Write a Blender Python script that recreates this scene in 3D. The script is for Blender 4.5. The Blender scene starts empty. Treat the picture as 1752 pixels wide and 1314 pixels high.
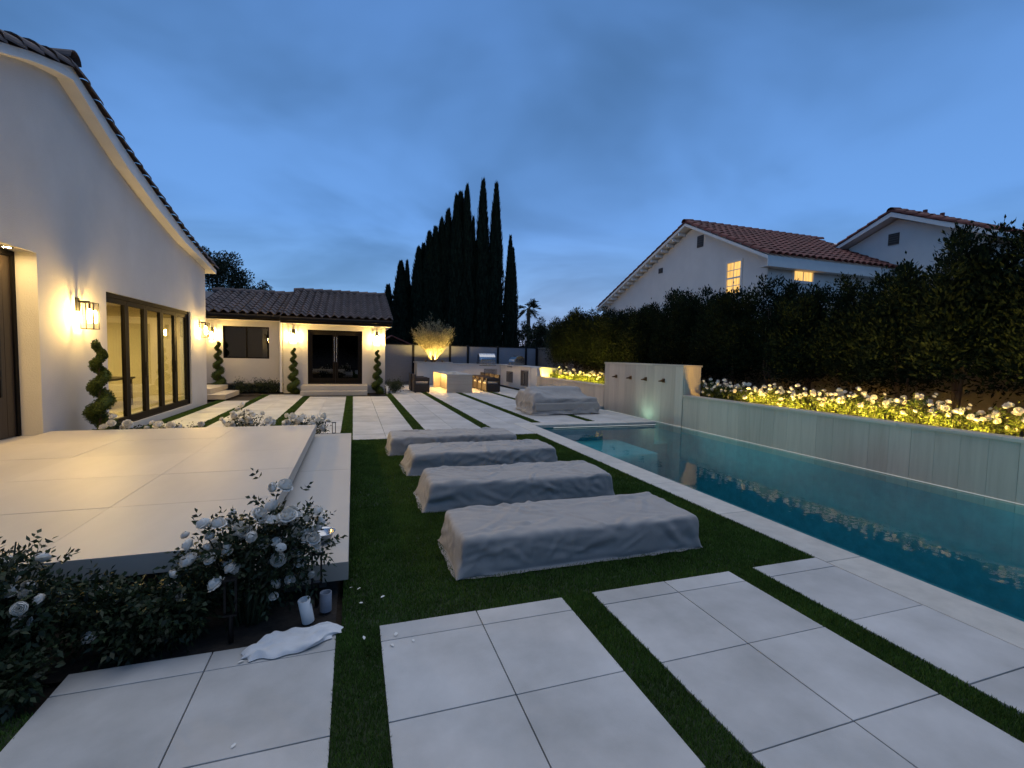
import bpy, bmesh, math, random
import numpy as np
from mathutils import Vector, Matrix, noise as mnoise

R_ = math.radians
rnd = random.Random(7)
rng = np.random.default_rng(11)
scene = bpy.context.scene
COL = scene.collection

# ------------------------------------------------------------------ camera
YAW, PITCH, ROLL, EYE = 0.32551227, -0.05970721, 0.02169345, 1.65
fw = Vector((math.sin(YAW) * math.cos(PITCH), math.cos(YAW) * math.cos(PITCH), math.sin(PITCH)))
rt = Vector((math.cos(YAW), -math.sin(YAW), 0))
up = rt.cross(fw)
rt2 = rt * math.cos(ROLL) + up * math.sin(ROLL)
up2 = up * math.cos(ROLL) - rt * math.sin(ROLL)
cam_data = bpy.data.cameras.new('camera')
cam_data.sensor_width = 36.0
cam_data.lens = 806.8 / 1752 * 36
cam_data.clip_start, cam_data.clip_end = 0.05, 3000
cam = bpy.data.objects.new('camera', cam_data)
cam.matrix_world = Matrix(((rt2.x, up2.x, -fw.x, 0), (rt2.y, up2.y, -fw.y, 0), (rt2.z, up2.z, -fw.z, EYE), (0, 0, 0, 1)))
COL.objects.link(cam)
scene.camera = cam

# ------------------------------------------------------------------ world: dusk sky with a thin, broken cloud deck
SUN_AZ = R_(25)
world = bpy.data.worlds.new('World')
scene.world = world
world.use_nodes = True
wn, wl = world.node_tree.nodes, world.node_tree.links
wn.clear()
def wnode(t, **k):
    n = wn.new(t)
    for a, v in k.items():
        setattr(n, a, v)
    return n
w_out = wnode('ShaderNodeOutputWorld')
w_bg = wnode('ShaderNodeBackground')
w_sky = wnode('ShaderNodeTexSky', sky_type='NISHITA')
w_sky.sun_disc = False
w_sky.sun_elevation = R_(1.5)
w_sky.sun_rotation = SUN_AZ
w_sky.altitude = 50
w_sky.air_density, w_sky.dust_density, w_sky.ozone_density = 1.6, 0.6, 6.0
w_tc = wnode('ShaderNodeTexCoord')
w_sep = wnode('ShaderNodeSeparateXYZ')
wl.new(w_tc.outputs['Generated'], w_sep.inputs[0])
def wmath(op, a, b=None, clamp=False):
    n = wnode('ShaderNodeMath', operation=op, use_clamp=clamp)
    for i, v in enumerate((a, b)):
        if v is None:
            continue
        if isinstance(v, (int, float)):
            n.inputs[i].default_value = v
        else:
            wl.new(v, n.inputs[i])
    return n.outputs[0]
zc = wmath('ADD', wmath('MAXIMUM', w_sep.outputs[2], 0.0), 0.16)
cx_ = wmath('DIVIDE', w_sep.outputs[0], zc)
cy_ = wmath('DIVIDE', w_sep.outputs[1], zc)
w_cmb = wnode('ShaderNodeCombineXYZ')
wl.new(cx_, w_cmb.inputs[0]); wl.new(cy_, w_cmb.inputs[1])
w_map = wnode('ShaderNodeMapping')
w_map.inputs['Rotation'].default_value = (0, 0, R_(24))
w_map.inputs['Scale'].default_value = (0.75, 0.8, 1)
wl.new(w_cmb.outputs[0], w_map.inputs[0])
w_noise = wnode('ShaderNodeTexNoise')
w_noise.inputs['Scale'].default_value = 1.15
w_noise.inputs['Detail'].default_value = 4.5
w_noise.inputs['Roughness'].default_value = 0.5
w_noise.inputs['Distortion'].default_value = 0.4
wl.new(w_map.outputs[0], w_noise.inputs['Vector'])
w_cr = wnode('ShaderNodeValToRGB')
w_cr.color_ramp.interpolation = 'EASE'
w_cr.color_ramp.elements[0].position, w_cr.color_ramp.elements[0].color = 0.36, (0, 0, 0, 1)
w_cr.color_ramp.elements[1].position, w_cr.color_ramp.elements[1].color = 0.66, (1, 1, 1, 1)
wl.new(w_noise.outputs[0], w_cr.inputs[0])
# colour of clear air and cloud by height above the horizon
def ramp_w(stops):
    n = wnode('ShaderNodeValToRGB')
    e = n.color_ramp.elements
    while len(e) < len(stops):
        e.new(0.5)
    for el, (p, c) in zip(e, stops):
        el.position, el.color = p, (*c, 1)
    wl.new(wmath('MAXIMUM', w_sep.outputs[2], 0.0), n.inputs[0])
    return n.outputs[0]
clear_c = ramp_w([(0, (.34, .48, .66)), (.06, (.22, .43, .76)), (.25, (.145, .33, .72)), (.55, (.102, .238, .54)), (1, (.085, .195, .43))])
cloud_c = ramp_w([(0, (.21, .34, .54)), (.06, (.14, .29, .54)), (.25, (.088, .205, .44)), (.55, (.060, .142, .295)), (1, (.055, .13, .27))])
w_mix = wnode('ShaderNodeMix', data_type='RGBA')
wl.new(w_cr.outputs[0], w_mix.inputs[0])
wl.new(clear_c, w_mix.inputs[6]); wl.new(cloud_c, w_mix.inputs[7])
# the last light of the sun below the horizon: the sky texture added on top
w_add = wnode('ShaderNodeMix', data_type='RGBA', blend_type='ADD')
w_add.inputs[0].default_value = 1.0
w_skym = wnode('ShaderNodeMix', data_type='RGBA', blend_type='MULTIPLY')
w_skym.inputs[0].default_value = 1.0
w_skym.inputs[7].default_value = (0.050, 0.062, 0.066, 1)
wl.new(w_sky.outputs[0], w_skym.inputs[6])
wl.new(w_mix.outputs[2], w_add.inputs[6]); wl.new(w_skym.outputs[2], w_add.inputs[7])
wl.new(w_add.outputs[2], w_bg.inputs[0])
w_bg.inputs[1].default_value = 1.07
wl.new(w_bg.outputs[0], w_out.inputs[0])

# the soft, shadowless light of the overcast dusk
sun_d = bpy.data.lights.new('sun', 'SUN')
sun_d.energy, sun_d.angle, sun_d.color = 1.08, R_(75), (1.0, 0.915, 0.775)
sun = bpy.data.objects.new('sun', sun_d)
_el = R_(80)
sdir = Vector((math.sin(SUN_AZ) * math.cos(_el), math.cos(SUN_AZ) * math.cos(_el), math.sin(_el)))
sun.rotation_euler = sdir.to_track_quat('Z', 'Y').to_euler()
COL.objects.link(sun)

scene.view_settings.view_transform = 'Standard'
scene.view_settings.look = 'None'
scene.view_settings.exposure = 0.0
scene.view_settings.gamma = 1.0
scene.render.engine = 'CYCLES'
cy = scene.cycles
cy.use_denoising = True
try:
    cy.denoiser = 'OPENIMAGEDENOISE'
    cy.denoising_input_passes = 'RGB_ALBEDO_NORMAL'
except Exception:
    pass
cy.max_bounces, cy.diffuse_bounces, cy.glossy_bounces, cy.transmission_bounces, cy.transparent_max_bounces = 8, 4, 4, 4, 12
cy.caustics_reflective = cy.caustics_refractive = False
cy.sample_clamp_indirect = 4.0
cy.use_light_tree = True

# ------------------------------------------------------------------ materials
MATS = {}
def material(name):
    m = bpy.data.materials.new(name)
    m.use_nodes = True
    m.node_tree.nodes.clear()
    MATS[name] = m
    return m, m.node_tree.nodes, m.node_tree.links
def mat(name, col, rough=.6, var=.12, scale=8., bump=0., bscale=60., metal=0., col2=None, spec=.5, stretch=(1, 1, 1), objvar=0., island=0., detail=4., sheen=0., trans=0.):
    m, n, l = material(name)
    out = n.new('ShaderNodeOutputMaterial'); b = n.new('ShaderNodeBsdfPrincipled')
    l.new(b.outputs[0], out.inputs[0])
    b.inputs['Roughness'].default_value = rough
    b.inputs['Metallic'].default_value = metal
    b.inputs['Specular IOR Level'].default_value = spec
    if sheen: b.inputs['Sheen Weight'].default_value = sheen
    tc = n.new('ShaderNodeTexCoord'); mp = n.new('ShaderNodeMapping'); mp.inputs['Scale'].default_value = stretch
    geo = n.new('ShaderNodeNewGeometry'); l.new(geo.outputs['Position'], mp.inputs[0])
    nz = n.new('ShaderNodeTexNoise'); nz.inputs['Scale'].default_value = scale; nz.inputs['Detail'].default_value = detail; nz.inputs['Roughness'].default_value = .6
    l.new(mp.outputs[0], nz.inputs['Vector'])
    mx = n.new('ShaderNodeMix'); mx.data_type = 'RGBA'
    c2 = col2 or tuple(max(0, c * (1 - 2 * var)) for c in col)
    c1 = col if col2 else tuple(c * (1 + var * .6) for c in col)
    mx.inputs[6].default_value = (*c1, 1); mx.inputs[7].default_value = (*c2, 1)
    mr = n.new('ShaderNodeMapRange'); mr.inputs[1].default_value = .3; mr.inputs[2].default_value = .7
    l.new(nz.outputs[0], mr.inputs[0]); l.new(mr.outputs[0], mx.inputs[0])
    c = mx.outputs[2]
    for src, amt in ((('ShaderNodeObjectInfo', 'Random'), objvar), (('ShaderNodeNewGeometry', 'Random Per Island'), island)):
        if amt:
            s = n.new(src[0]); v = n.new('ShaderNodeMapRange'); v.inputs[3].default_value = 1 - amt; v.inputs[4].default_value = 1 + amt
            l.new(s.outputs[src[1]], v.inputs[0])
            hs = n.new('ShaderNodeHueSaturation'); l.new(v.outputs[0], hs.inputs['Value']); l.new(c, hs.inputs['Color']); c = hs.outputs[0]
    l.new(c, b.inputs['Base Color'])
    if bump:
        bn = n.new('ShaderNodeTexNoise'); bn.inputs['Scale'].default_value = bscale; bn.inputs['Detail'].default_value = 3
        l.new(mp.outputs[0], bn.inputs['Vector'])
        bp = n.new('ShaderNodeBump'); bp.inputs['Strength'].default_value = bump; bp.inputs['Distance'].default_value = .01
        l.new(bn.outputs[0], bp.inputs['Height']); l.new(bp.outputs[0], b.inputs['Normal'])
    if trans:
        tr = n.new('ShaderNodeBsdfTranslucent'); l.new(c, tr.inputs[0])
        ms = n.new('ShaderNodeMixShader'); ms.inputs[0].default_value = trans
        l.new(b.outputs[0], ms.inputs[1]); l.new(tr.outputs[0], ms.inputs[2]); l.new(ms.outputs[0], out.inputs[0])
    return m
def glow(name, col, strength):
    m, n, l = material(name)
    out = n.new('ShaderNodeOutputMaterial'); e = n.new('ShaderNodeEmission')
    e.inputs[0].default_value = (*col, 1); e.inputs[1].default_value = strength
    l.new(e.outputs[0], out.inputs[0])
    return m
def glass(name, tint=(.9, .92, .92), ior=1.5, rough=0., bump=0., bscale=2., boost=0.):
    m, n, l = material(name)
    out = n.new('ShaderNodeOutputMaterial'); t = n.new('ShaderNodeBsdfTransparent'); g = n.new('ShaderNodeBsdfGlossy')
    t.inputs[0].default_value = (*tint, 1); g.inputs['Roughness'].default_value = rough
    f = n.new('ShaderNodeFresnel'); f.inputs[0].default_value = ior
    bf = n.new('ShaderNodeNewGeometry'); im = n.new('ShaderNodeMix'); im.inputs[2].default_value = ior; im.inputs[3].default_value = 1 / ior
    l.new(bf.outputs['Backfacing'], im.inputs[0]); l.new(im.outputs[0], f.inputs[0])      # a thin pane has no total internal reflection
    ms = n.new('ShaderNodeMixShader')
    if boost:
        a = n.new('ShaderNodeMath'); a.operation = 'ADD'; a.use_clamp = True; a.inputs[1].default_value = boost
        l.new(f.outputs[0], a.inputs[0]); l.new(a.outputs[0], ms.inputs[0])
    else:
        l.new(f.outputs[0], ms.inputs[0])
    l.new(t.outputs[0], ms.inputs[1]); l.new(g.outputs[0], ms.inputs[2]); l.new(ms.outputs[0], out.inputs[0])
    if bump:
        geo = n.new('ShaderNodeNewGeometry'); nz = n.new('ShaderNodeTexNoise'); nz.inputs['Scale'].default_value = bscale; nz.inputs['Detail'].default_value = 2
        l.new(geo.outputs['Position'], nz.inputs['Vector'])
        bp = n.new('ShaderNodeBump'); bp.inputs['Strength'].default_value = bump; bp.inputs['Distance'].default_value = .05
        l.new(nz.outputs[0], bp.inputs['Height']); l.new(bp.outputs[0], g.inputs['Normal']); l.new(bp.outputs[0], f.inputs['Normal'])
    return m

M = MATS
mat('soil', (.035, .026, .018), .95, .3, 14, .6, 40)
mat('paver', (.56, .545, .52), .62, .045, 1.7, .15, 260, objvar=.07, col2=(.37, .36, .335), detail=10.)
mat('terrace_tile', (.52, .475, .405), .5, .05, 1.6, .12, 220, col2=(.44, .40, .34), objvar=.04, detail=9., stretch=(1, .35, 1))
mat('coping', (.55, .52, .46), .6, .08, 6, .2, 120, objvar=.06)
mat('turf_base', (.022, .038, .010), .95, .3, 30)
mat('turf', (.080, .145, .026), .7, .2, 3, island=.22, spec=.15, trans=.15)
mat('stucco', (.58, .56, .53), .85, .05, 1.1, .8, 90, detail=8.)
mat('trim', (.74, .72, .68), .7, .03, 3, .2, 100)
mat('roof_tile', (.115, .085, .078), .75, .2, 5, .3, 40, objvar=.28)
mat('red_tile', (.16, .045, .034), .75, .2, 5, .3, 40, objvar=.25)
mat('bronze', (.008, .0065, .0055), .7, .1, 10, metal=.0, spec=.12)
mat('black_metal', (.012, .012, .013), .4, .1, 10, metal=.5)
mat('walnut', (.060, .040, .026), .45, .25, 3, .15, 30, stretch=(1, 1, .12))
mat('steel', (.55, .56, .58), .24, .06, 20, metal=1.)
mat('dark_steel', (.10, .10, .11), .35, .1, 20, metal=.8)
mat('cover', (.36, .34, .315), .9, .05, 5, .3, 420, sheen=.1)
def crumple(m, dist):
    """pressed fabric creases as relief: sharp ridges between flat facets"""
    n, l = m.node_tree.nodes, m.node_tree.links
    b = [x for x in n if x.type == 'BSDF_PRINCIPLED'][0]
    old = b.inputs['Normal'].links[0].from_socket
    tc = n.new('ShaderNodeTexCoord'); mp = n.new('ShaderNodeMapping'); mp.inputs['Scale'].default_value = (.30, 1.1, .9); mp.inputs['Rotation'].default_value = (0, .25, .32)
    oi = n.new('ShaderNodeObjectInfo'); ad = n.new('ShaderNodeVectorMath'); ad.operation = 'ADD'
    l.new(tc.outputs['Object'], ad.inputs[0]); l.new(oi.outputs['Location'], ad.inputs[1])
    nz = n.new('ShaderNodeTexNoise'); nz.inputs['Scale'].default_value = 3.0; l.new(ad.outputs[0], nz.inputs['Vector'])
    sc = n.new('ShaderNodeVectorMath'); sc.operation = 'SCALE'; sc.inputs['Scale'].default_value = .28; l.new(nz.outputs['Color'], sc.inputs[0])
    a2 = n.new('ShaderNodeVectorMath'); a2.operation = 'ADD'; l.new(ad.outputs[0], a2.inputs[0]); l.new(sc.outputs[0], a2.inputs[1]); l.new(a2.outputs[0], mp.inputs[0])
    tot = None
    for scl, wt in ((3.4, 1.0), (8.5, .55), (17., .2)):
        v = n.new('ShaderNodeTexVoronoi'); v.feature = 'SMOOTH_F1'; v.inputs['Smoothness'].default_value = .12; v.inputs['Scale'].default_value = scl
        l.new(mp.outputs[0], v.inputs['Vector'])
        mu = n.new('ShaderNodeMath'); mu.operation = 'MULTIPLY'; mu.inputs[1].default_value = wt / scl * 3; l.new(v.outputs['Distance'], mu.inputs[0])
        if tot is None: tot = mu.outputs[0]
        else:
            s_ = n.new('ShaderNodeMath'); s_.operation = 'ADD'; l.new(tot, s_.inputs[0]); l.new(mu.outputs[0], s_.inputs[1]); tot = s_.outputs[0]
    bp = n.new('ShaderNodeBump'); bp.inputs['Strength'].default_value = 1.; bp.inputs['Distance'].default_value = dist
    l.new(tot, bp.inputs['Height']); l.new(old, bp.inputs['Normal']); l.new(bp.outputs[0], b.inputs['Normal'])
crumple(M['cover'], .012)
mat('wicker', (.030, .020, .015), .55, .3, 60, .8, 90)
mat('cushion', (.40, .37, .33), .9, .05, 10, .2, 200)
mat('plaster_pool', (.11, .38, .40), .6, .12, 6, .2, 30)
mat('interior', (.66, .58, .42), .8, .04, 1.5)
mat('interior_floor', (.38, .32, .24), .35, .1, 2, stretch=(1, 5, 1))
mat('dark_room', (.08, .07, .06), .8)
mat('dark_wood', (.05, .035, .025), .5, .2, 4)
mat('fence', (.20, .225, .27), .6, .06, 4, .1, 60, stretch=(1, 1, 6))
mat('block', (.16, .14, .12), .85, .15, 5, .4, 60)
mat('neighbour', (.66, .64, .60), .85, .03, 1.5, .4, 90)
mat('bark', (.085, .062, .045), .9, .3, 12, .8, 40, stretch=(1, 1, .25))
mat('olive_bark', (.20, .16, .11), .85, .3, 12, .8, 40)
mat('stem', (.035, .050, .020), .7, .3, 20)
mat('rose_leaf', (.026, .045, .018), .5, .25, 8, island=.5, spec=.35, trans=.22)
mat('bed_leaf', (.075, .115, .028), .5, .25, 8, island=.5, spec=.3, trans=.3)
mat('hedge_leaf', (.0115, .020, .010), .8, .25, 5, island=.45, spec=.05, trans=.12)
mat('cypress_leaf', (.012, .020, .011), .8, .25, 5, island=.5, spec=.1)
mat('tree_leaf', (.020, .032, .016), .7, .25, 5, island=.5, spec=.2, trans=.1)
mat('olive_leaf', (.24, .23, .13), .6, .2, 8, island=.4, trans=.25)
mat('topiary_leaf', (.075, .105, .020), .6, .25, 8, island=.5, spec=.2, trans=.2)
mat('shrub_leaf', (.050, .070, .035), .6, .25, 8, island=.5, spec=.2, trans=.2)
mat('petal', (.84, .82, .76), .6, .03, 12, spec=.2, trans=.18)
mat('towel', (.80, .80, .79), .95, .03, 12, .6, 300)
crumple(M['towel'], .03)
mat('pvc', (.72, .72, .70), .5, .05, 6)
mat('blue_plastic', (.05, .09, .16), .4, .1, 6)
mat('shade_brass', (.16, .09, .045), .4, .15, 20, metal=.9)
mat('counter_top', (.55, .53, .50), .3, .06, 6)
glass('glass', (.86, .87, .84), 1.5)
glass('glass_dark', (.28, .29, .30), 1.55, boost=.04)
glass('lantern_glass', (.97, .96, .93), 1.45)
glass('water', (.55, .88, .92), 1.33, .012, .06, 4.5)
WARM = (1.0, .64, .19)
glow('bulb', WARM, 1300)
glow('door_lamp', (1.0, .66, .24), 420)
glow('interior_lamp', (1.0, .76, .28), 480)
glow('window_glow', (1.0, .58, .17), 1.25)
_n, _l = M['window_glow'].node_tree.nodes, M['window_glow'].node_tree.links
_e = [x for x in _n if x.type == 'EMISSION'][0]
_g = _n.new('ShaderNodeNewGeometry'); _w = _n.new('ShaderNodeTexNoise'); _mp = _n.new('ShaderNodeMapping'); _mp.inputs['Scale'].default_value = (9, 9, .6); _w.inputs['Scale'].default_value = 1.3
_l.new(_g.outputs['Position'], _mp.inputs[0]); _l.new(_mp.outputs[0], _w.inputs['Vector'])
_r = _n.new('ShaderNodeMapRange'); _r.inputs[1].default_value = .3; _r.inputs[2].default_value = .7; _r.inputs[3].default_value = .75; _r.inputs[4].default_value = 1.5
_l.new(_w.outputs[0], _r.inputs[0]); _l.new(_r.outputs[0], _e.inputs[1])
glow('bed_led', (1.0, .57, .09), 4000)
glow('far_bed_led', (1.0, .62, .07), 5000)
glow('table_led', (1.0, .58, .16), 200)
glow('pool_led', (.85, .96, 1.0), .45)
glow('pool_lamp', (.45, .95, 1.0), 4)
glow('wall_wash', (.88, 1.0, .80), 130)
glow('olive_lamp', (1.0, .62, .16), 6000)

def travertine(name, axis):
    """vein-cut travertine: soft bands along the plank"""
    m, n, l = material(name)
    out = n.new('ShaderNodeOutputMaterial'); b = n.new('ShaderNodeBsdfPrincipled'); l.new(b.outputs[0], out.inputs[0])
    b.inputs['Roughness'].default_value = .6
    geo = n.new('ShaderNodeNewGeometry'); oi = n.new('ShaderNodeObjectInfo')
    off = n.new('ShaderNodeVectorMath'); off.operation = 'ADD'
    sc = n.new('ShaderNodeVectorMath'); sc.operation = 'SCALE'; sc.inputs[0].default_value = (17, 9, 5); l.new(oi.outputs['Random'], sc.inputs['Scale'])
    l.new(geo.outputs['Position'], off.inputs[0]); l.new(sc.outputs[0], off.inputs[1])
    mp = n.new('ShaderNodeMapping'); mp.inputs['Scale'].default_value = (1, 1, .07) if axis == 'z' else (.07, .07, 1)
    l.new(off.outputs[0], mp.inputs[0])
    n1 = n.new('ShaderNodeTexNoise'); n1.inputs['Scale'].default_value = 11; n1.inputs['Detail'].default_value = 6; n1.inputs['Roughness'].default_value = .65; n1.inputs['Distortion'].default_value = .25
    l.new(mp.outputs[0], n1.inputs['Vector'])
    cr = n.new('ShaderNodeValToRGB')
    e = cr.color_ramp.elements
    e[0].position, e[0].color = .25, (.44, .375, .30, 1)
    e[1].position, e[1].color = .75, (.57, .50, .405, 1)
    e.new(.5).color = (.51, .445, .36, 1)
    l.new(n1.outputs[0], cr.inputs[0])
    v = n.new('ShaderNodeMapRange'); v.inputs[3].default_value = .88; v.inputs[4].default_value = 1.1; l.new(oi.outputs['Random'], v.inputs[0])
    hs = n.new('ShaderNodeHueSaturation'); l.new(v.outputs[0], hs.inputs['Value']); l.new(cr.outputs[0], hs.inputs['Color']); l.new(hs.outputs[0], b.inputs['Base Color'])
    bp = n.new('ShaderNodeBump'); bp.inputs['Strength'].default_value = .25; bp.inputs['Distance'].default_value = .006; l.new(n1.outputs[0], bp.inputs['Height']); l.new(bp.outputs[0], b.inputs['Normal'])
travertine('travertine', 'z')
travertine('travertine_flat', 'x')

# ------------------------------------------------------------------ mesh helpers
class MB:
    def __init__(s):
        s.v, s.f = [], []
    def add(s, vs, fs):
        o = len(s.v); s.v += [tuple(p) for p in vs]; s.f += [tuple(i + o for i in f) for f in fs]; return s
    def box(s, x0, x1, y0, y1, z0, z1):
        vs = [(x, y, z) for z in (z0, z1) for y in (y0, y1) for x in (x0, x1)]
        return s.add(vs, [(0, 2, 3, 1), (4, 5, 7, 6), (0, 1, 5, 4), (2, 6, 7, 3), (0, 4, 6, 2), (1, 3, 7, 5)])
    def prism(s, poly, axis, a, b):
        """poly = 2d points; axis 'x': (y,z) extruded a..b in x; 'y': (x,z); 'z': (x,y)"""
        def P(p, t):
            return (t, p[0], p[1]) if axis == 'x' else ((p[0], t, p[1]) if axis == 'y' else (p[0], p[1], t))
        n = len(poly)
        vs = [P(p, a) for p in poly] + [P(p, b) for p in poly]
        fs = [tuple(range(n)), tuple(range(2 * n - 1, n - 1, -1))] + [(i, i + n, (i + 1) % n + n, (i + 1) % n) for i in range(n)]
        return s.add(vs, fs)
    def tube(s, path, radii, n=8, cap=True):
        path = [Vector(p) for p in path]
        if isinstance(radii, (int, float)):
            radii = [radii] * len(path)
        vs = []
        ref = Vector((.31, .77, .55))
        for i, p in enumerate(path):
            d = (path[min(i + 1, len(path) - 1)] - path[max(i - 1, 0)])
            d = d.normalized() if d.length > 1e-9 else Vector((0, 0, 1))
            a = d.cross(ref)
            if a.length < 1e-3: a = d.cross(Vector((1, 0, 0)))
            a.normalize(); b = d.cross(a)
            vs += [p + (a * math.cos(t) + b * math.sin(t)) * radii[i] for t in [2 * math.pi * k / n for k in range(n)]]
        fs = [(i * n + k, i * n + (k + 1) % n, (i + 1) * n + (k + 1) % n, (i + 1) * n + k) for i in range(len(path) - 1) for k in range(n)]
        if cap:
            fs += [tuple(range(n))[::-1], tuple((len(path) - 1) * n + k for k in range(n))]
        return s.add(vs, fs)
    def lathe(s, prof, n=20, c=(0, 0, 0)):
        vs = [(c[0] + r * math.cos(2 * math.pi * k / n), c[1] + r * math.sin(2 * math.pi * k / n), c[2] + z) for r, z in prof for k in range(n)]
        fs = [(i * n + k, i * n + (k + 1) % n, (i + 1) * n + (k + 1) % n, (i + 1) * n + k) for i in range(len(prof) - 1) for k in range(n)]
        return s.add(vs, fs)
    def mesh(s, name, m=None, smooth=False, bevel=0., fixn=True):
        me = bpy.data.meshes.new(name)
        me.from_pydata([tuple(p) for p in s.v], [], s.f)
        if bevel or fixn:
            bm = bmesh.new(); bm.from_mesh(me)
            if fixn: bmesh.ops.recalc_face_normals(bm, faces=bm.faces)
            if bevel:
                es = [e for e in bm.edges if e.is_manifold and e.calc_face_angle(0) > .6]
                bmesh.ops.bevel(bm, geom=es, offset=bevel, segments=2, profile=.6, affect='EDGES', clamp_overlap=True)
            bm.to_mesh(me); bm.free()
        if m: me.materials.append(M[m])
        if smooth: me.polygons.foreach_set('use_smooth', [True] * len(me.polygons))
        me.update()
        return me
    def build(s, name, m, parent=None, smooth=False, bevel=0., loc=None):
        return obj(name, s.mesh(name, m, smooth, bevel), parent, loc)

def obj(name, data, parent=None, loc=None, rot=None, scale=None):
    o = bpy.data.objects.new(name, data); COL.objects.link(o)
    if parent is not None: o.parent = parent
    if loc is not None: o.location = loc
    if rot is not None: o.rotation_euler = rot
    if scale is not None: o.scale = scale if hasattr(scale, '__len__') else (scale,) * 3
    return o
def tag(o, label=None, cat=None, group=None, kind=None):
    if label: o['label'] = label
    if cat: o['category'] = cat
    if group: o['group'] = group
    if kind: o['kind'] = kind
    return o
def thing(name, label, cat, loc=(0, 0, 0), rz=0., group=None):
    return tag(obj(name, None, None, loc, (0, 0, rz)), label, cat, group)
def copy_tree(o, parent=None):
    c = o.copy(); COL.objects.link(c); c.parent = parent
    for ch in [k for k in bpy.data.objects if k.parent is o]:
        copy_tree(ch, c)
    return c
def npmesh(name, V, F, m, smooth=False):
    V = np.asarray(V, np.float32); F = np.asarray(F, np.int32)
    me = bpy.data.meshes.new(name)
    me.vertices.add(len(V)); me.vertices.foreach_set('co', V.ravel())
    k = F.shape[1]
    me.loops.add(F.size); me.loops.foreach_set('vertex_index', F.ravel())
    me.polygons.add(len(F)); me.polygons.foreach_set('loop_start', np.arange(0, F.size, k, dtype=np.int32))
    if smooth: me.polygons.foreach_set('use_smooth', np.ones(len(F), bool))
    me.materials.append(M[m]); me.update(calc_edges=True)
    return me
def unit(a):
    return a / np.maximum(np.linalg.norm(a, axis=1, keepdims=True), 1e-9)
def leaf_arrays(P, D, L, W, droop=.0, g=rng):
    """folded diamond leaves rooted at P pointing along D; returns verts (4n,3), quads (n,4)"""
    n = len(P)
    D = unit(D); S = unit(np.cross(D, g.normal(size=(n, 3)))); N = np.cross(S, D)
    L = np.broadcast_to(L, (n,))[:, None] * g.uniform(.7, 1.3, (n, 1)); W = np.broadcast_to(W, (n,))[:, None] * g.uniform(.75, 1.25, (n, 1))
    mid = P + D * L * .45
    V = np.stack([P, mid + S * W * .5 + N * W * .18, P + D * L - np.array([0, 0, 1.]) * L * droop, mid - S * W * .5 + N * W * .18], 1).reshape(-1, 3)
    F = np.arange(4 * n).reshape(n, 4)
    return V, F
def leaf_mesh(name, P, D, L, W, m, droop=0., g=rng):
    V, F = leaf_arrays(np.asarray(P, float), np.asarray(D, float), L, W, droop, g)
    return npmesh(name, V, F, m)
_cache = {}
def block(name, sx, sy, sz, m, bevel=.004):
    """shared bevelled box, centred in x and y, top at 0"""
    k = (name, round(sx, 4), round(sy, 4), round(sz, 4), m)
    if k not in _cache:
        _cache[k] = MB().box(-sx / 2, sx / 2, -sy / 2, sy / 2, -sz, 0).mesh(name, m, bevel=bevel)
    return _cache[k]
ORD = ['nearest', 'second', 'third', 'fourth', 'fifth', 'sixth', 'seventh', 'eighth', 'ninth', 'tenth', 'eleventh', 'twelfth', 'thirteenth', 'fourteenth', 'fifteenth', 'sixteenth', 'seventeenth', 'eighteenth', 'nineteenth', 'twentieth', 'twenty-first', 'twenty-second', 'twenty-third', 'twenty-fourth']
ORDL = ['leftmost'] + ORD[1:]

# ------------------------------------------------------------------ ground, pavement, lawn, pool
PX0, PX1, PY0, PY1 = 4.08, 7.95, -4.0, 10.5      # pool opening
SX0, SY1 = 7.55, 13.9                            # slot of water along the fountain wall
G = MB()
BIG = 600
Z = -.07
def gq(x0, x1, y0, y1):
    G.add([(x0, y0, Z), (x1, y0, Z), (x1, y1, Z), (x0, y1, Z)], [(0, 1, 2, 3)])
gq(-BIG, PX0, -BIG, BIG); gq(PX1, BIG, -BIG, BIG)
gq(PX0, PX1, -BIG, PY0); gq(PX0, SX0, PY1, BIG); gq(SX0, PX1, SY1, BIG)
tag(G.build('ground', 'soil'), kind='structure')

T = .61
pave = tag(obj('pavement', None), kind='structure')
far_tiles = MB()
n_tile = 0
def paver(x0, x1, y0, y1, solo=True):
    global n_tile
    g = .0065
    if solo and n_tile < 298:
        n_tile += 1
        me = block('paver', x1 - x0 - g, y1 - y0 - g, .06, 'paver', .003)
        obj('paver', me, pave, ((x0 + x1) / 2, (y0 + y1) / 2, rnd.uniform(-.0012, .0012)))
    else:
        far_tiles.box(x0 + g / 2, x1 - g / 2, y0 + g / 2, y1 - g / 2, -.06, 0)
near_cols = [(-1.36, -.725), (-.725, -.09), (.15, .757), (.757, 1.365), (1.59, 2.195), (2.195, 2.80), (3.03, 3.72)]
jy = [2.70, 2.075, 1.46, .85, .24, -.37, -.98, -1.6]
for x0, x1 in near_cols:
    paver(x0, x1, 2.70, 2.87)
    for a, b in zip(jy[1:], jy[:-1]):
        paver(x0, x1, a, b)
    far_tiles.box(x0, x1, -6, -1.605, -.06, 0)
far_cols = [(-3.92, -3.2, 9.9, 17.3), (-2.96, -1.74, 10.2, 19.6), (-1.5, -.24, 10.2, 18.6), (-.01, 1.24, 9.3, 18.6), (1.48, 2.76, 9.3, 25.4), (3.0, 3.72, 9.3, 10.86), (3.0, 4.22, 10.86, 25.4), (4.46, 5.75, 10.86, 25.4), (5.98, 7.5, 10.86, 25.4)]
rows = []
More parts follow.
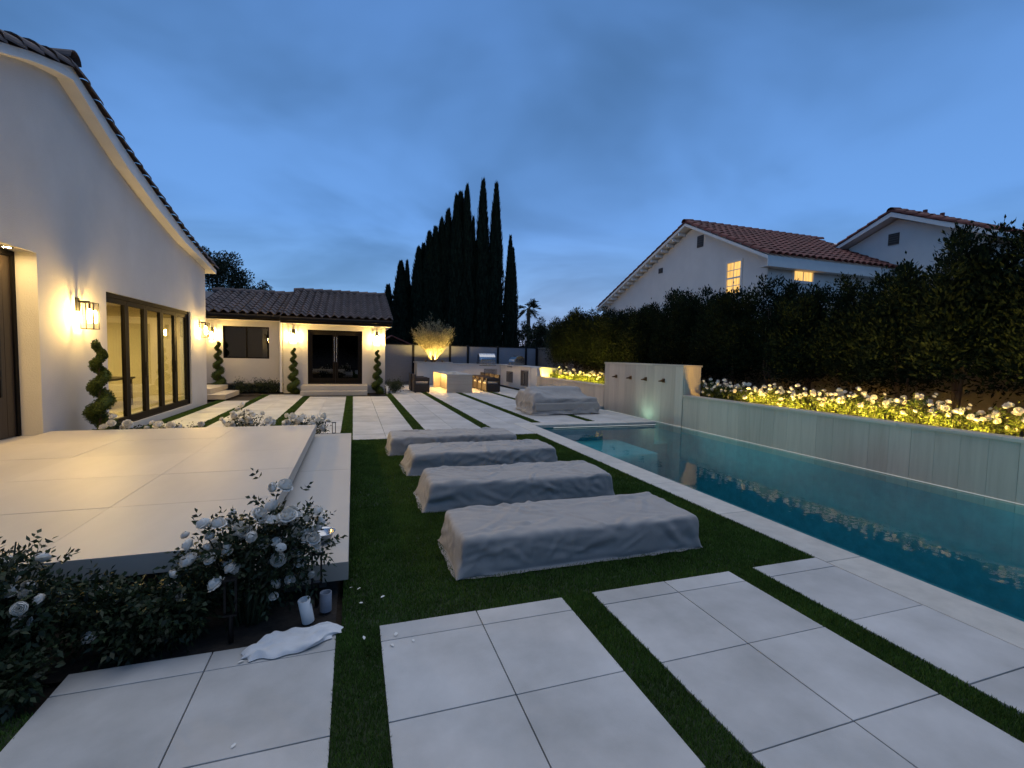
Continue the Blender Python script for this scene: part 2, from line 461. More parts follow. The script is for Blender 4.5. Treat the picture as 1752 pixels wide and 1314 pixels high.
for x0, x1, y0, y1 in far_cols:
    y = y0
    while y < y1 - .05:
        ye = min(y + T, y1)
        if x1 - x0 > .9:
            rows += [(x0, (x0 + x1) / 2, y, ye), ((x0 + x1) / 2, x1, y, ye)]
        else:
            rows.append((x0, x1, y, ye))
        y = ye
rows.sort(key=lambda r: r[2])
for r in rows:
    paver(*r)
tag(far_tiles.build('paver_field', 'paver', pave), kind='stuff')

# turf: base sheet and blades
TURF = [(-.09, .15, -2, 2.87, 26000), (1.365, 1.59, -2, 2.87, 26000), (2.80, 3.03, -2, 2.87, 26000), (-3.2, -1.36, .2, 2.6, 9000),
        (-.06, 3.72, 2.87, 5.2, 15000), (-.06, 3.72, 5.2, 9.3, 8000),
        (-4.2, -3.92, 9.9, 17.5, 2500), (-3.2, -2.96, 9.9, 19.6, 2500), (-1.74, -1.5, 10.2, 18.9, 2500), (-.24, -.01, 9.3, 18.9, 3500), (1.24, 1.48, 9.3, 20, 3500), (2.76, 3.0, 9.3, 25.4, 2600), (4.22, 4.46, 10.86, 25.4, 2400), (5.75, 5.98, 10.86, 25.4, 2400), (7.5, 7.56, 14.2, 25.4, 1500), (7.2, 7.5, 10.9, 14.0, 10)]
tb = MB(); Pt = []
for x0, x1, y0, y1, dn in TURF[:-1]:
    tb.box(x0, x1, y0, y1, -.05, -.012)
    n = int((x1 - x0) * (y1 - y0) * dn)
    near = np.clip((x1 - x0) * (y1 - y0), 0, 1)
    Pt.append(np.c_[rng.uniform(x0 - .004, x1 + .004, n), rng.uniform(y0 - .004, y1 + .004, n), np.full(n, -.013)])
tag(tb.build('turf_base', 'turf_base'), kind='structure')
Pt = np.concatenate(Pt); n = len(Pt)
dist = np.hypot(Pt[:, 0], Pt[:, 1])
wd = np.clip(dist * .0011, .0022, .012)[:, None] * rng.uniform(.7, 1.3, (n, 1))
ht = rng.uniform(.018, .028, (n, 1))
az = rng.uniform(0, 2 * math.pi, n); lean = rng.uniform(.0, .016, n)
side = np.c_[np.cos(az), np.sin(az), np.zeros(n)]
la = rng.uniform(0, 2 * math.pi, n)
tip = Pt + np.c_[np.cos(la) * lean, np.sin(la) * lean, ht[:, 0]]
V = np.stack([Pt - side * wd, Pt + side * wd, tip], 1).reshape(-1, 3)
tg = obj('turf_grass', npmesh('turf_grass', V, np.arange(3 * n).reshape(n, 3), 'turf'))
tag(tg, 'short artificial grass of the lawn and the strips between pavers', 'grass', kind='stuff')

# pool basin and water
pb = MB()
FZ = -1.5
def q(a, b, c, d): pb.add([a, b, c, d], [(0, 1, 2, 3)])
q((PX0, PY0, FZ), (PX1, PY0, FZ), (PX1, PY1, FZ), (PX0, PY1, FZ))
q((PX0, PY0, FZ), (PX0, PY1, FZ), (PX0, PY1, -.05), (PX0, PY0, -.05))
q((PX1, PY0, FZ), (PX1, SY1, FZ), (PX1, SY1, -.2), (PX1, PY0, -.2))
q((PX0, PY0, FZ), (PX1, PY0, FZ), (PX1, PY0, -.05), (PX0, PY0, -.05))
q((PX0, PY1, FZ), (SX0, PY1, FZ), (SX0, PY1, -.05), (PX0, PY1, -.05))
q((SX0, PY1, FZ), (PX1, PY1, FZ), (PX1, PY1, -.6), (SX0, PY1, -.6))
q((SX0, PY1, -.6), (PX1, PY1, -.6), (PX1, SY1, -.6), (SX0, SY1, -.6))
q((SX0, PY1, -.6), (SX0, SY1, -.6), (SX0, SY1, -.05), (SX0, PY1, -.05))
q((SX0, SY1, -.6), (PX1, SY1, -.6), (PX1, SY1, -.05), (SX0, SY1, -.05))
pool = tag(pb.build('pool_basin', 'plaster_pool'), kind='structure')
MB().box(PX0 + .003, PX0 + 2.3, 8.7, PY1 - .003, FZ + .003, -.42).build('tanning_ledge', 'plaster_pool', pool, bevel=.03)
MB().box(PX0 + .003, PX0 + 1.9, 8.3, 8.7, FZ + .003, -.78).build('pool_step', 'plaster_pool', pool, bevel=.03)
wt = MB()
wt.add([(PX0, PY0, 0), (PX1, PY0, 0), (PX1, PY1, 0), (PX0, PY1, 0)], [(0, 1, 2, 3)])
wt.add([(SX0, PY1, 0), (PX1, PY1, 0), (PX1, SY1, 0), (SX0, SY1, 0)], [(0, 1, 2, 3)])
tag(wt.build('pool_water', 'water', loc=(0, 0, -.085)), kind='structure')
cop = tag(obj('pool_coping', None), kind='structure')
y = PY0
ys = [1.55 + 1.22 * k for k in range(-4, 9)]
for y0, y1 in zip(ys[:-1], ys[1:]):
    y1 = min(y1, 10.86)
    if y0 < 10.5:
        obj('coping_stone', block('coping_stone', .40, y1 - y0 - .005, .075, 'coping', .008), cop, (3.92, (y0 + y1) / 2, .004))
xs = [4.125 + .857 * k for k in range(5)]
for x0, x1 in zip(xs[:-1], xs[1:]):
    obj('coping_stone', block('coping_stone', x1 - x0 - .005, .42, .075, 'coping', .008), cop, ((x0 + x1) / 2, 10.65, .004))
for y0 in (10.86, 11.87, 12.88):
    obj('coping_stone', block('coping_stone', .10, 1.0, .075, 'coping', .008), cop, (7.52, y0 + .505, .004))
obj('coping_stone', block('coping_stone', .5, .45, .075, 'coping', .008), cop, (7.7, 14.13, .03))
# underwater lamps
def pool_lamp(loc, ry, label):
    t = thing('pool_lamp', label, 'pool light', loc, 0, 'underwater pool lamps')
    t.rotation_euler = (0, ry, 0)
    MB().lathe([(.13, 0), (.13, .03), (.105, .035), (.10, .02)], 24).build('bezel', 'steel', t, True)
    MB().lathe([(.10, .018), (.06, .022), (.001, .024)], 24).build('lens', 'pool_lamp', t, True)
    ld = bpy.data.lights.new('pool_beam', 'SPOT'); ld.energy, ld.color, ld.spot_size, ld.spot_blend, ld.shadow_soft_size = 112, (.22, .86, .95), R_(104), .35, .06
    lo_ = obj('beam', ld, t, (0.0, 0, .06)); lo_.rotation_euler = (0, R_(180 - 47), 0)
pool_lamp((PX0 + .002, 8.0, -.62), math.pi / 2, 'underwater lamp on the house-side pool wall below the loungers')
pool_lamp((PX0 + .002, 2.2, -.62), math.pi / 2, 'underwater lamp on the near house-side pool wall')
led = thing('pool_light_strip', 'thin white light strip under the far pool coping', 'light strip')
MB().box(4.6, 7.5, 10.40, 10.425, -.070, -.062).build('diffuser', 'pool_led', led)
MB().box(4.6, 7.5, 10.425, 10.45, -.072, -.050).build('channel', 'steel', led)

# ------------------------------------------------------------------ terrace
ter = tag(obj('terrace', None), kind='structure')
MB().box(-4.2, -.75, 3.55, 8.5, -.02, .26).build('terrace_base', 'block', ter)
tx = [-4.195, -3.0, -1.8, -.6]; ty = [3.36, 4.42, 5.48, 6.54, 7.6, 8.66]
for x0, x1 in zip(tx[:-1], tx[1:]):
    for y0, y1 in zip(ty[:-1], ty[1:]):
        obj('terrace_tile', block('terrace_tile', x1 - x0 - .003, y1 - y0 - .003, .13, 'terrace_tile', .002), ter, ((x0 + x1) / 2, (y0 + y1) / 2, .4 + rnd.uniform(-.0008, .0008)))
MB().box(-.75, -.18, 3.5, 8.7, -.02, .07).build('step_base', 'block', ter)
for y0, y1 in ((3.37, 6.11), (6.115, 8.86)):
    obj('step_slab', block('step_slab', .60, y1 - y0, .13, 'terrace_tile', .004), ter, (-.33, (y0 + y1) / 2, .205))

# planting bed soil
for nm, b in (('bed_soil', (-3.0, -.1, 2.88, 3.6)), ('bed_soil', (-4.2, -.1, 8.6, 10.15)), ('bed_soil', (-9, -2.0, 19.7, 21)), ('bed_soil', (.6, 2.2, 19.4, 20.6))):
    sx, sy = b[1] - b[0], b[3] - b[2]
    gx, gy = max(3, int(sx / .12)), max(3, int(sy / .12))
    Vv = [(b[0] + sx * i / gx, b[2] + sy * j / gy, -.03 + .03 * mnoise.noise(Vector((b[0] + sx * i / gx * 6, b[2] + sy * j / gy * 6, 1)))) for j in range(gy + 1) for i in range(gx + 1)]
    Ff = [(j * (gx + 1) + i, j * (gx + 1) + i + 1, (j + 1) * (gx + 1) + i + 1, (j + 1) * (gx + 1) + i) for j in range(gy) for i in range(gx)]
    tag(MB().add(Vv, Ff).build(nm, 'soil', smooth=True), kind='structure')

# ------------------------------------------------------------------ planter walls, fountain wall
LOWZ, TALLZ = .70, 1.46
def plank_wall(t, y0, y1, z0, z1, x=PX1, w=.305):
    n = max(1, round((y1 - y0) / w)); d = (y1 - y0) / n
    for i in range(n):
        obj('stone_panel', block('stone_panel_z', .03, d - .003, z1 - z0, 'travertine', .002), t, (x + .015 - rnd.uniform(0, .0025), y0 + d * (i + .5), z1))
def cap_row(t, y0, y1, z, x0, x1, w=1.2, th=.045):
    n = max(1, round((y1 - y0) / w)); d = (y1 - y0) / n
    for i in range(n):
        obj('cap_stone', block('cap_stone', x1 - x0, d - .004, th, 'travertine_flat', .004), t, ((x0 + x1) / 2, y0 + d * (i + .5), z + th))
lw = thing('planter_wall', 'low stone planter wall along the pool, roses behind it', 'wall', (0, 0, 0))
MB().box(PX1 + .03, PX1 + .22, -4, 9.93, -.25, LOWZ).build('wall_core', 'block', lw)
plank_wall(lw, -3.8, 9.93, -.2, LOWZ)
cap_row(lw, -3.8, 9.93, LOWZ, PX1 - .03, PX1 + .25)
fwl = thing('fountain_wall', 'tall pale stone wall with four bronze water spouts', 'wall')
MB().box(PX1 + .03, 8.47, 9.96, 13.9, -.25, TALLZ).build('wall_core', 'block', fwl)
plank_wall(fwl, 9.96, 13.9, -.25, TALLZ)
MB().box(PX1 + .03, 8.47, 9.93, 9.96, .68, TALLZ).build('end_panel', 'travertine', fwl)
cap_row(fwl, 9.93, 13.92, TALLZ, PX1 - .02, 8.52)
fl = thing('planter_wall', 'low stone planter wall beyond the fountain wall, brightly lit bed behind', 'wall')
MB().box(PX1 + .03, PX1 + .22, 13.93, 20.0, -.1, LOWZ).build('wall_core', 'block', fl)
plank_wall(fl, 13.93, 20.0, -.05, LOWZ)
cap_row(fl, 13.93, 20.0, LOWZ, PX1 - .03, PX1 + .25)
for i, sy in enumerate((10.75, 11.57, 12.35, 13.17)):
    t = thing('water_spout', f'bronze water spout on the pale stone wall, {["nearest the low rose wall", "second from the low rose wall", "third from the low rose wall", "farthest from the low rose wall"][i]}', 'spout', (PX1, sy, 1.07), 0, 'spouts of the fountain wall')
    MB().add([(.0, -.055, .055), (.0, .055, .055), (.0, .055, -.055), (.0, -.055, -.055), (-.02, -.05, .05), (-.02, .05, .05), (-.02, .05, -.05), (-.02, -.05, -.05)], [(0, 1, 2, 3), (7, 6, 5, 4), (0, 4, 5, 1), (1, 5, 6, 2), (2, 6, 7, 3), (3, 7, 4, 0)]).build('plate', 'shade_brass', t)
    MB().add([(-.02, -.04, .03), (-.02, .04, .03), (-.02, .035, -.03), (-.02, -.035, -.03), (-.15, -.03, -.005), (-.15, .03, -.005), (-.15, .025, -.03), (-.15, -.025, -.03)], [(0, 1, 2, 3), (7, 6, 5, 4), (0, 4, 5, 1), (1, 5, 6, 2), (2, 6, 7, 3), (3, 7, 4, 0)]).build('lip', 'shade_brass', t)
# raised soil behind the walls
def soil_bed(x0, x1, y0, y1, z):
    gx, gy = int((x1 - x0) / .25), int((y1 - y0) / .25)
    Vv = [(x0 + (x1 - x0) * i / gx, y0 + (y1 - y0) * j / gy, z + .04 * mnoise.noise(Vector((i * .7, j * .7, z)))) for j in range(gy + 1) for i in range(gx + 1)]
    Ff = [(j * (gx + 1) + i, j * (gx + 1) + i + 1, (j + 1) * (gx + 1) + i + 1, (j + 1) * (gx + 1) + i) for j in range(gy) for i in range(gx)]
    tag(MB().add(Vv, Ff).build('bed_soil', 'soil', smooth=True), kind='structure')
soil_bed(PX1 + .2, 10.7, -4, 9.93, .60); soil_bed(8.47, 10.7, 9.9, 13.95, .60); soil_bed(PX1 + .2, 10.7, 13.93, 20.2, .60)
def strip(y0, y1, m, label):
    t = thing('bed_light_strip', label, 'light strip')
    k = y0
    while k < y1:
        MB().box(PX1 + .262, PX1 + .29, k, k + .045, .655, .672).build('diffuser', m, t)
        k += .52 + rnd.uniform(-.16, .16)
    MB().box(PX1 + .252, PX1 + .262, y0, y1, .64, .69).build('channel', 'black_metal', t)
strip(1.2, 8.5, 'bed_led', 'warm light strip at the foot of the roses by the pool wall')
strip(14.0, 19.8, 'far_bed_led', 'warm light strip in the far bed beyond the fountain wall')
ws = thing('wall_washer', 'small submerged lamp washing the fountain wall pale green', 'pool light', (7.63, 11.4, -.14))
MB().lathe([(.07, -.05), (.07, .02), (.065, .02), (.06, .0)], 20).build('bezel', 'steel', ws, True)
MB().lathe([(.06, .0), (.04, .012), (.001, .016)], 20).build('lens', 'wall_wash', ws, True)
wl_ = thing('waterline_strip', 'thin pale light line along the planter wall at water level', 'light strip')
MB().box(PX1 - .012, PX1 - .002, -3.5, 13.7, -.074, -.068).build('diffuser', 'pool_led', wl_)

# boundary wall behind the hedge
bw = thing('boundary_wall', 'dark block wall behind the hedge trees', 'wall')
MB().box(10.75, 10.95, -6, 27, -.05, 2.1).build('wall_face', 'block', bw)
MB().box(10.70, 11.0, -6, 27, 2.1, 2.17).build('coping', 'block', bw)

# ------------------------------------------------------------------ buildings: helpers
def interp(prof, t):
    return float(np.interp(t, [p[0] for p in prof], [p[1] for p in prof]))
def wall_mesh(axis, a, b, t0, t1, z0, top, holes, extra=()):
    """wall in the plane axis=a..b running t0..t1; top = profile [(t,z)]; holes (t0,t1,z0,z1)"""
    br = sorted({t0, t1, *[h[0] for h in holes], *[h[1] for h in holes], *[p[0] for p in top if t0 < p[0] < t1]})
    w = MB()
    for s, e in zip(br[:-1], br[1:]):
        hs = sorted([h for h in holes if h[0] <= s + 1e-6 and h[1] >= e - 1e-6], key=lambda h: h[2])
        z = z0
        for h in hs:
            if h[2] > z + 1e-6:
                w.prism([(s, z), (e, z), (e, h[2]), (s, h[2])], axis, a, b)
            z = h[3]
        w.prism([(s, z), (e, z), (e, interp(top, e)), (s, interp(top, s))], axis, a, b)
    # merge doubles so that the wall is one clean shell
    return w
def barrel(name, w, L, rise, m, seg=7, th=.018, s_shape=False):
    """roof tile: runs along +y from its exposed lower end (y=0), crown up"""
    k = ('tile', name, w, L, rise, m)
    if k in _cache: return _cache[k]
    prof = []
    for i in range(seg + 1):
        u = i / seg
        if s_shape:
            prof.append(((u - .5) * w * 1.04, rise * (.5 - .5 * math.cos(2 * math.pi * u))))
        else:
            a = math.pi * u
            prof.append((-math.cos(a) * w / 2, math.sin(a) * rise))
    vs, fs = [], []
    n = seg + 1
    for yy, dz in ((0, .048), (L, 0)):
        vs += [(x, yy, z + dz) for x, z in prof]
    vs += [(x, 0, z + .048 - th) for x, z in prof]
    vs += [(x, L, z - th) for x, z in prof]
    for i in range(seg):
        fs.append((i, i + 1, n + i + 1, n + i))
        fs.append((2 * n + i + 1, 2 * n + i, 3 * n + i, 3 * n + i + 1))
        fs.append((i + 1, i, 2 * n + i, 2 * n + i + 1))
    me = MB().add(vs, fs).mesh('roof_tile', m, smooth=False)
    _cache[k] = me
    return me
def tile_field(roof, o, u, v, nu, nv, w, L, me, skip=lambda i, j: False):
    """tiles on a roof plane: o = lower corner, u = unit along eave, v = unit up the slope"""
    u, v = Vector(u).normalized(), Vector(v).normalized()
    nrm = u.cross(v)
    mt = Matrix((u, v, nrm)).transposed().to_4x4()
    for j in range(nv):
        for i in range(nu):
            if skip(i, j): continue
            t = obj('roof_tile', me, roof)
            jit = Matrix.Rotation(rnd.uniform(-.012, .012), 4, 'Z')
            t.matrix_basis = Matrix.Translation(Vector(o) + u * (w * (i + .5)) + v * (L * j) + nrm * rnd.uniform(0, .006)) @ mt @ jit

# ------------------------------------------------------------------ main house (left)
WX = -4.2
house = thing('main_house', 'large white stucco house with gabled tile roof on the left', 'house', (WX, 12, 0))
def world_of(o):
    return (world_of(o.parent) @ o.matrix_parent_inverse if o.parent else Matrix.Identity(4)) @ (Matrix.Translation(o.location) @ o.rotation_euler.to_matrix().to_4x4())
def hb(b, name, m, parent=None, **k):      # build in world coordinates under a parent at an offset
    p = parent or house
    o = b.build(name, m, p, **k)
    mw = world_of(p)
    o.matrix_parent_inverse = mw.inverted()
    return o
top_in = [(0, 3.0), (2.0, 3.2), (7.9, 5.31), (8.77, 5.59), (9.03, 5.67), (9.47, 5.54), (9.89, 5.36), (10.6, 5.10), (11.42, 4.84), (12.67, 4.58), (14.12, 4.30), (15.3, 4.17), (16.26, 4.06), (17, 3.95)]
top_out = [(1.2, 3.05), (7.53, 5.26), (8.14, 5.5), (8.6, 5.65), (9.10, 5.83), (10.13, 5.50), (10.91, 5.27), (12.31, 4.92), (14.09, 4.52), (15.72, 4.25), (16.85, 4.08)]
hb(wall_mesh('x', WX - .25, WX, 1.6, 16.45, 0, top_in, [(7.0, 8.47, .37, 2.94), (10.41, 15.05, .14, 2.65)]), 'wall', 'stucco')
hb(MB().box(-9.5, WX - .25, 16.2, 16.45, 0, 4.0), 'wall', 'stucco')
# roof slab following the bell-cast profile
rs = MB()
for (a, za), (b, zb) in zip(top_out[:-1], top_out[1:]):
    la, lb = min(interp(top_in, a), za - .12), min(interp(top_in, b), zb - .12)
    rs.prism([(a, la), (b, lb), (b, zb), (a, za)], 'x', -10.5, -4.0)
roof = hb(rs, 'roof', 'trim')
rt_me = barrel('rake', .27, .44, .10, 'roof_tile')
def along(prof, step, start, end):
    pts = []
    t = start
    while (t < end) == (start < end) and abs(t - end) > 1e-6:
        t2 = t + step * (1 if end > start else -1)
        p, q_ = Vector((0, t, interp(prof, t))), Vector((0, t2, interp(prof, t2)))
        pts.append((p, (q_ - p)))
        t = t2
    return pts
for xo in (-4.06, -4.34, -4.62):
    for y0, y1 in ((16.85, 9.25), (4.6, 9.0)):
        for p, d in along(top_out, .39 if y0 > 9 else .36, y0, y1):
            v = d.normalized(); u = Vector((1, 0, 0)) * (1 if v.y > 0 else -1); nrm = u.cross(v)
            t = obj('roof_tile', rt_me, roof)
            t.matrix_basis = Matrix.Translation(Vector((xo + rnd.uniform(-.006, .006), p.y, p.z + .012))) @ Matrix((u, v, nrm)).transposed().to_4x4()
cap_me = barrel('ridge', .30, .46, .13, 'roof_tile')
for k in range(6):
    t = obj('ridge_tile', cap_me, roof)
    t.matrix_basis = Matrix.Translation((-3.96 - .42 * k, 9.12, 5.90)) @ Matrix.Rotation(R_(90), 4, 'Z')

# recessed pivot door at the picture's left edge
dr = hb(MB().box(WX - .33, WX - .27, 7.0, 8.44, .38, 2.93), 'entry_door', 'walnut')
for k in range(7):
    hb(MB().box(WX - .268, WX - .262, 7.01 + .205 * k, 7.01 + .205 * k + .199, .40, 2.86), 'door_plank', 'walnut', dr)
hb(MB().box(WX - .26, WX - .20, 8.02, 8.06, .95, 2.1), 'door_handle', 'black_metal', dr, bevel=.006)
hb(MB().box(WX - .30, WX - .24, 8.40, 8.469, .375, 2.935), 'door_frame', 'bronze', dr)
hb(MB().box(WX - .30, WX - .24, 7.0, 8.40, 2.862, 2.935), 'door_frame', 'bronze', dr)
hb(MB().box(WX - .3, WX + .12, 6.9, 8.6, .30, .372), 'threshold', 'terrace_tile')

for k, yy in enumerate((7.35, 8.1)):
    dl = thing('door_downlight', f'small downlight above the entry door, {["near", "far"][k]} one', 'downlight', (WX - .12, yy, 2.94), 0, 'downlights above the entry door')
    MB().lathe([(.06, 0), (.06, -.012), (.048, -.012)], 16).build('trim_ring', 'bronze', dl)
    MB().lathe([(.048, -.006), (.02, -.007), (.001, -.007)], 16).build('lens', 'door_lamp', dl)
# folding glass door
FY0, FY1, FZ0, FZ1 = 10.41, 15.05, .14, 2.65
fd = hb(MB().box(WX - .16, WX - .04, FY0, FY0 + .06, FZ0, FZ1).box(WX - .16, WX - .04, FY1 - .06, FY1, FZ0, FZ1).box(WX - .16, WX - .04, FY0 + .06, FY1 - .06, FZ1 - .08, FZ1).box(WX - .16, WX - .04, FY0 + .06, FY1 - .06, FZ0, FZ0 + .03), 'folding_door', 'bronze')
pw = (FY1 - FY0 - .12) / 5
for k in range(5):
    a, b = FY0 + .06 + pw * k, FY0 + .06 + pw * (k + 1)
    f = hb(MB().box(WX - .13, WX - .06, a + .004, a + .085, FZ0 + .035, FZ1 - .085).box(WX - .13, WX - .06, b - .085, b - .004, FZ0 + .035, FZ1 - .085).box(WX - .13, WX - .06, a + .085, b - .085, FZ0 + .035, FZ0 + .14).box(WX - .13, WX - .06, a + .085, b - .085, FZ1 - .17, FZ1 - .085), 'door_leaf_frame', 'bronze', fd)
    hb(MB().box(WX - .099, WX - .091, a + .085, b - .085, FZ0 + .14, FZ1 - .17), 'pane', 'glass', fd)
    if k in (1, 3):
        hb(MB().box(WX - .058, WX - .03, b - .06, b - .035, 1.05, 1.35), 'door_handle', 'black_metal', fd)
# the lit room behind it
rm = hb(MB().box(-9.3, -9.2, 9.7, 16.2, .1, 2.85), 'room_wall', 'interior')
hb(MB().box(-9.2, WX - .25, 9.6, 9.7, .1, 2.85), 'room_wall', 'interior')
hb(MB().box(-9.2, WX - .25, 16.1, 16.2, .1, 2.85), 'room_wall', 'interior')
hb(MB().box(-9.2, WX - .25, 9.7, 16.1, 2.80, 2.9), 'room_ceiling', 'interior')
hb(MB().box(-9.2, WX - .25, 9.7, 16.1, .05, .13), 'room_floor', 'interior_floor')
hb(MB().box(-7.6, -7.4, 9.7, 12.6, .13, 2.8), 'room_wall', 'interior')
for k, (lx, ly) in enumerate(((-5.4, 11.2), (-5.4, 13.8), (-8.3, 13.8), (-6.6, 12.5))):
    t = thing('ceiling_light', f'round recessed ceiling light in the lit room, {["by the near door panes", "by the far door panes", "deep in the room", "mid room"][k]}', 'ceiling light', (lx, ly, 2.8), 0, 'ceiling lights of the lit room')
    MB().lathe([(.17, 0), (.17, -.02), (.14, -.02)], 20).build('trim_ring', 'trim', t)
    MB().lathe([(.14, -.012), (.07, -.014), (.001, -.014)], 20).build('lens', 'interior_lamp', t)
sb_ = thing('sideboard', 'dark wooden sideboard inside the lit room behind the glass doors', 'sideboard', (-7.15, 11.6, .13))
MB().box(-.22, .22, -.75, .75, .12, .85).build('carcass', 'dark_wood', sb_, bevel=.006)
MB().box(-.24, .24, -.77, .77, .853, .89).build('top', 'dark_wood', sb_, bevel=.004)
for yy in (-.49, 0, .49):
    MB().box(.221, .235, yy - .235, yy + .235, .15, .83).build('door', 'dark_wood', sb_, bevel=.004)
for xx in (-.18, .18):
    for yy in (-.68, .68):
        MB().box(xx - .02, xx + .02, yy - .02, yy + .02, 0, .12).build('leg', 'black_metal', sb_)
cv = thing('wall_panel', 'tall dark panel on the inner wall of the lit room', 'panel', (-7.395, 11.9, 1.3))
MB().box(0, .03, -.35, .35, 0, 1.0).build('board', 'dark_wood', cv)
MB().box(.03, .045, -.32, .32, .03, .97).build('canvas', 'block', cv)
ch_ = thing('dining_table', 'dining table inside the lit room behind the far panes', 'table', (-6.0, 14.2, .13))
MB().box(-.5, .5, -.9, .9, .70, .75).build('top', 'dark_wood', ch_, bevel=.005)
for xx in (-.42, .42):
    for yy in (-.8, .8):
        MB().box(xx - .035, xx + .035, yy - .035, yy + .035, 0, .70).build('leg', 'dark_wood', ch_)

# ------------------------------------------------------------------ guest house (far)
gh = thing('guest_house', 'low white stucco guest house with dark tile roof at the yard end', 'house', (-1, 20.2, 0))
GY, LY = 20.2, 21.0
hb(wall_mesh('y', GY, GY + .25, -2.57, 1.25, 0, [(-3, 3.0), (2, 3.0)], [(-1.70, .35, .36, 2.51)]), 'wall', 'stucco', gh)
hb(wall_mesh('y', LY, LY + .25, -9.5, -2.57, 0, [(-10, 3.08), (2, 3.08)], [(-4.80, -3.18, 1.32, 2.58)]), 'wall', 'stucco', gh)
hb(MB().box(-2.57, -2.32, GY + .25, LY, 0, 3.0), 'wall', 'stucco', gh)
hb(MB().prism([(GY + .25, 0), (28, 0), (28, 3.0), (24.4, 4.3), (GY + .25, 3.0)], 'x', 1.0, 1.25), 'wall', 'stucco', gh)
hb(MB().box(-9.5, 1.0, 26, 26.2, 0, 3.0), 'wall', 'dark_room', gh)
hb(MB().box(-9.5, 1.0, GY + .26, 26, .30, .34), 'floor', 'dark_room', gh)
def roof_part(x0, x1, ye, ze, yr, zr, tiles_from, label=None):
    d = Vector((0, yr - ye, zr - ze)).normalized(); n = Vector((0, -d.z, d.y))
    th = .10
    r = hb(MB().prism([(ye, ze), (yr, zr), (yr + (yr - ye), ze), (yr + (yr - ye), ze - th), (yr, zr - th), (ye, ze - th)], 'x', x0, x1), 'roof', 'dark_wood', gh)
    L = .40; nv = int(math.hypot(yr - ye, zr - ze) / L) + 1
    w = .295; nu = int((x1 + .03 - tiles_from) / w)
    w = (x1 + .03 - tiles_from) / nu
    me = barrel('s', w, L + .05, .115, 'roof_tile', 8, .026, True)
    tile_field(r, (tiles_from, ye - .06, ze + .015 - .02), (1, 0, 0), d, nu, nv, w, L, me)
    cm = barrel('ridge2', .34, .44, .15, 'roof_tile')
    hb(MB().prism([(yr - .16, zr - .09), (yr + .16, zr - .09), (yr + .05, zr + .12), (yr - .05, zr + .12)], 'x', tiles_from, x1 - .02), 'ridge_mortar', 'roof_tile', r)
    k = 0
    while tiles_from + .41 * k < x1 - .1:
        t = obj('ridge_tile', cm, r); t.matrix_basis = Matrix.Translation((x1 - .41 * k, yr, zr + .02)) @ Matrix.Rotation(R_(90), 4, 'Z'); k += 1
    return r
r1 = roof_part(-2.62, 1.50, 19.75, 2.95, 24.4, 4.42, -2.62)
r2 = roof_part(-10, -2.62, 20.55, 3.03, 24.4, 4.22, -5.75)
hb(MB().box(-2.62, 1.46, 19.76, 19.80, 2.72, 2.845), 'fascia', 'bronze', gh)
hb(MB().box(-2.6, 1.48, 19.80, GY + .02, 2.70, 2.74), 'soffit', 'trim', gh)
hb(MB().box(1.25, 1.46, GY + .02, 24, 2.70, 2.74), 'soffit', 'trim', gh)
hb(MB().box(-9.5, -2.64, 20.56, 20.60, 2.82, 2.925), 'fascia', 'bronze', gh)
hb(MB().box(-9.5, -2.66, 20.60, LY + .02, 2.80, 2.84), 'soffit', 'trim', gh)
gt = hb(MB().box(-2.60, 1.50, 19.66, 19.755, 2.80, 2.90), 'gutter', 'bronze', gh, bevel=.012)
hb(MB().box(-9.5, -2.66, 20.46, 20.555, 2.88, 2.98), 'gutter', 'bronze', gh, bevel=.012)
hb(MB().box(-2.68, -2.60, 20.10, 20.19, .05, 2.80), 'downspout', 'trim', gh, bevel=.008)
hb(MB().box(-2.76, -2.69, 20.86, 20.95, .05, 2.86), 'downspout', 'bronze', gh, bevel=.008)
# french doors
gd = hb(MB().box(-1.70, -1.63, GY + .06, GY + .18, .36, 2.51).box(.28, .35, GY + .06, GY + .18, .36, 2.51).box(-1.63, .28, GY + .06, GY + .18, 2.43, 2.51).box(-1.63, .28, GY + .06, GY + .18, .36, .40), 'french_door', 'bronze', gh)
for a, b in ((-1.63, -.677), (-.673, .28)):
    hb(MB().box(a, a + .10, GY + .08, GY + .14, .405, 2.425).box(b - .10, b, GY + .08, GY + .14, .405, 2.425).box(a + .10, b - .10, GY + .08, GY + .14, .405, .60).box(a + .10, b - .10, GY + .08, GY + .14, 2.32, 2.425), 'door_leaf_frame', 'bronze', gd)
    hb(MB().box(a + .10, b - .10, GY + .105, GY + .115, .60, 2.32), 'pane', 'glass_dark', gd)
for xx in (-.73, -.645):
    hb(MB().box(xx, xx + .025, GY + .02, GY + .06, 1.25, 2.25), 'door_handle', 'steel', gd)
gw = hb(MB().box(-4.80, -4.75, LY + .05, LY + .16, 1.32, 2.58).box(-3.23, -3.18, LY + .05, LY + .16, 1.32, 2.58).box(-4.75, -3.23, LY + .05, LY + .16, 2.53, 2.58).box(-4.75, -3.23, LY + .05, LY + .16, 1.32, 1.37).box(-4.015, -3.965, LY + .05, LY + .16, 1.37, 2.53), 'window', 'bronze', gh)
for a, b in ((-4.75, -4.015), (-3.965, -3.23)):
    hb(MB().box(a, b, LY + .1, LY + .11, 1.37, 2.53), 'pane', 'glass_dark', gw)
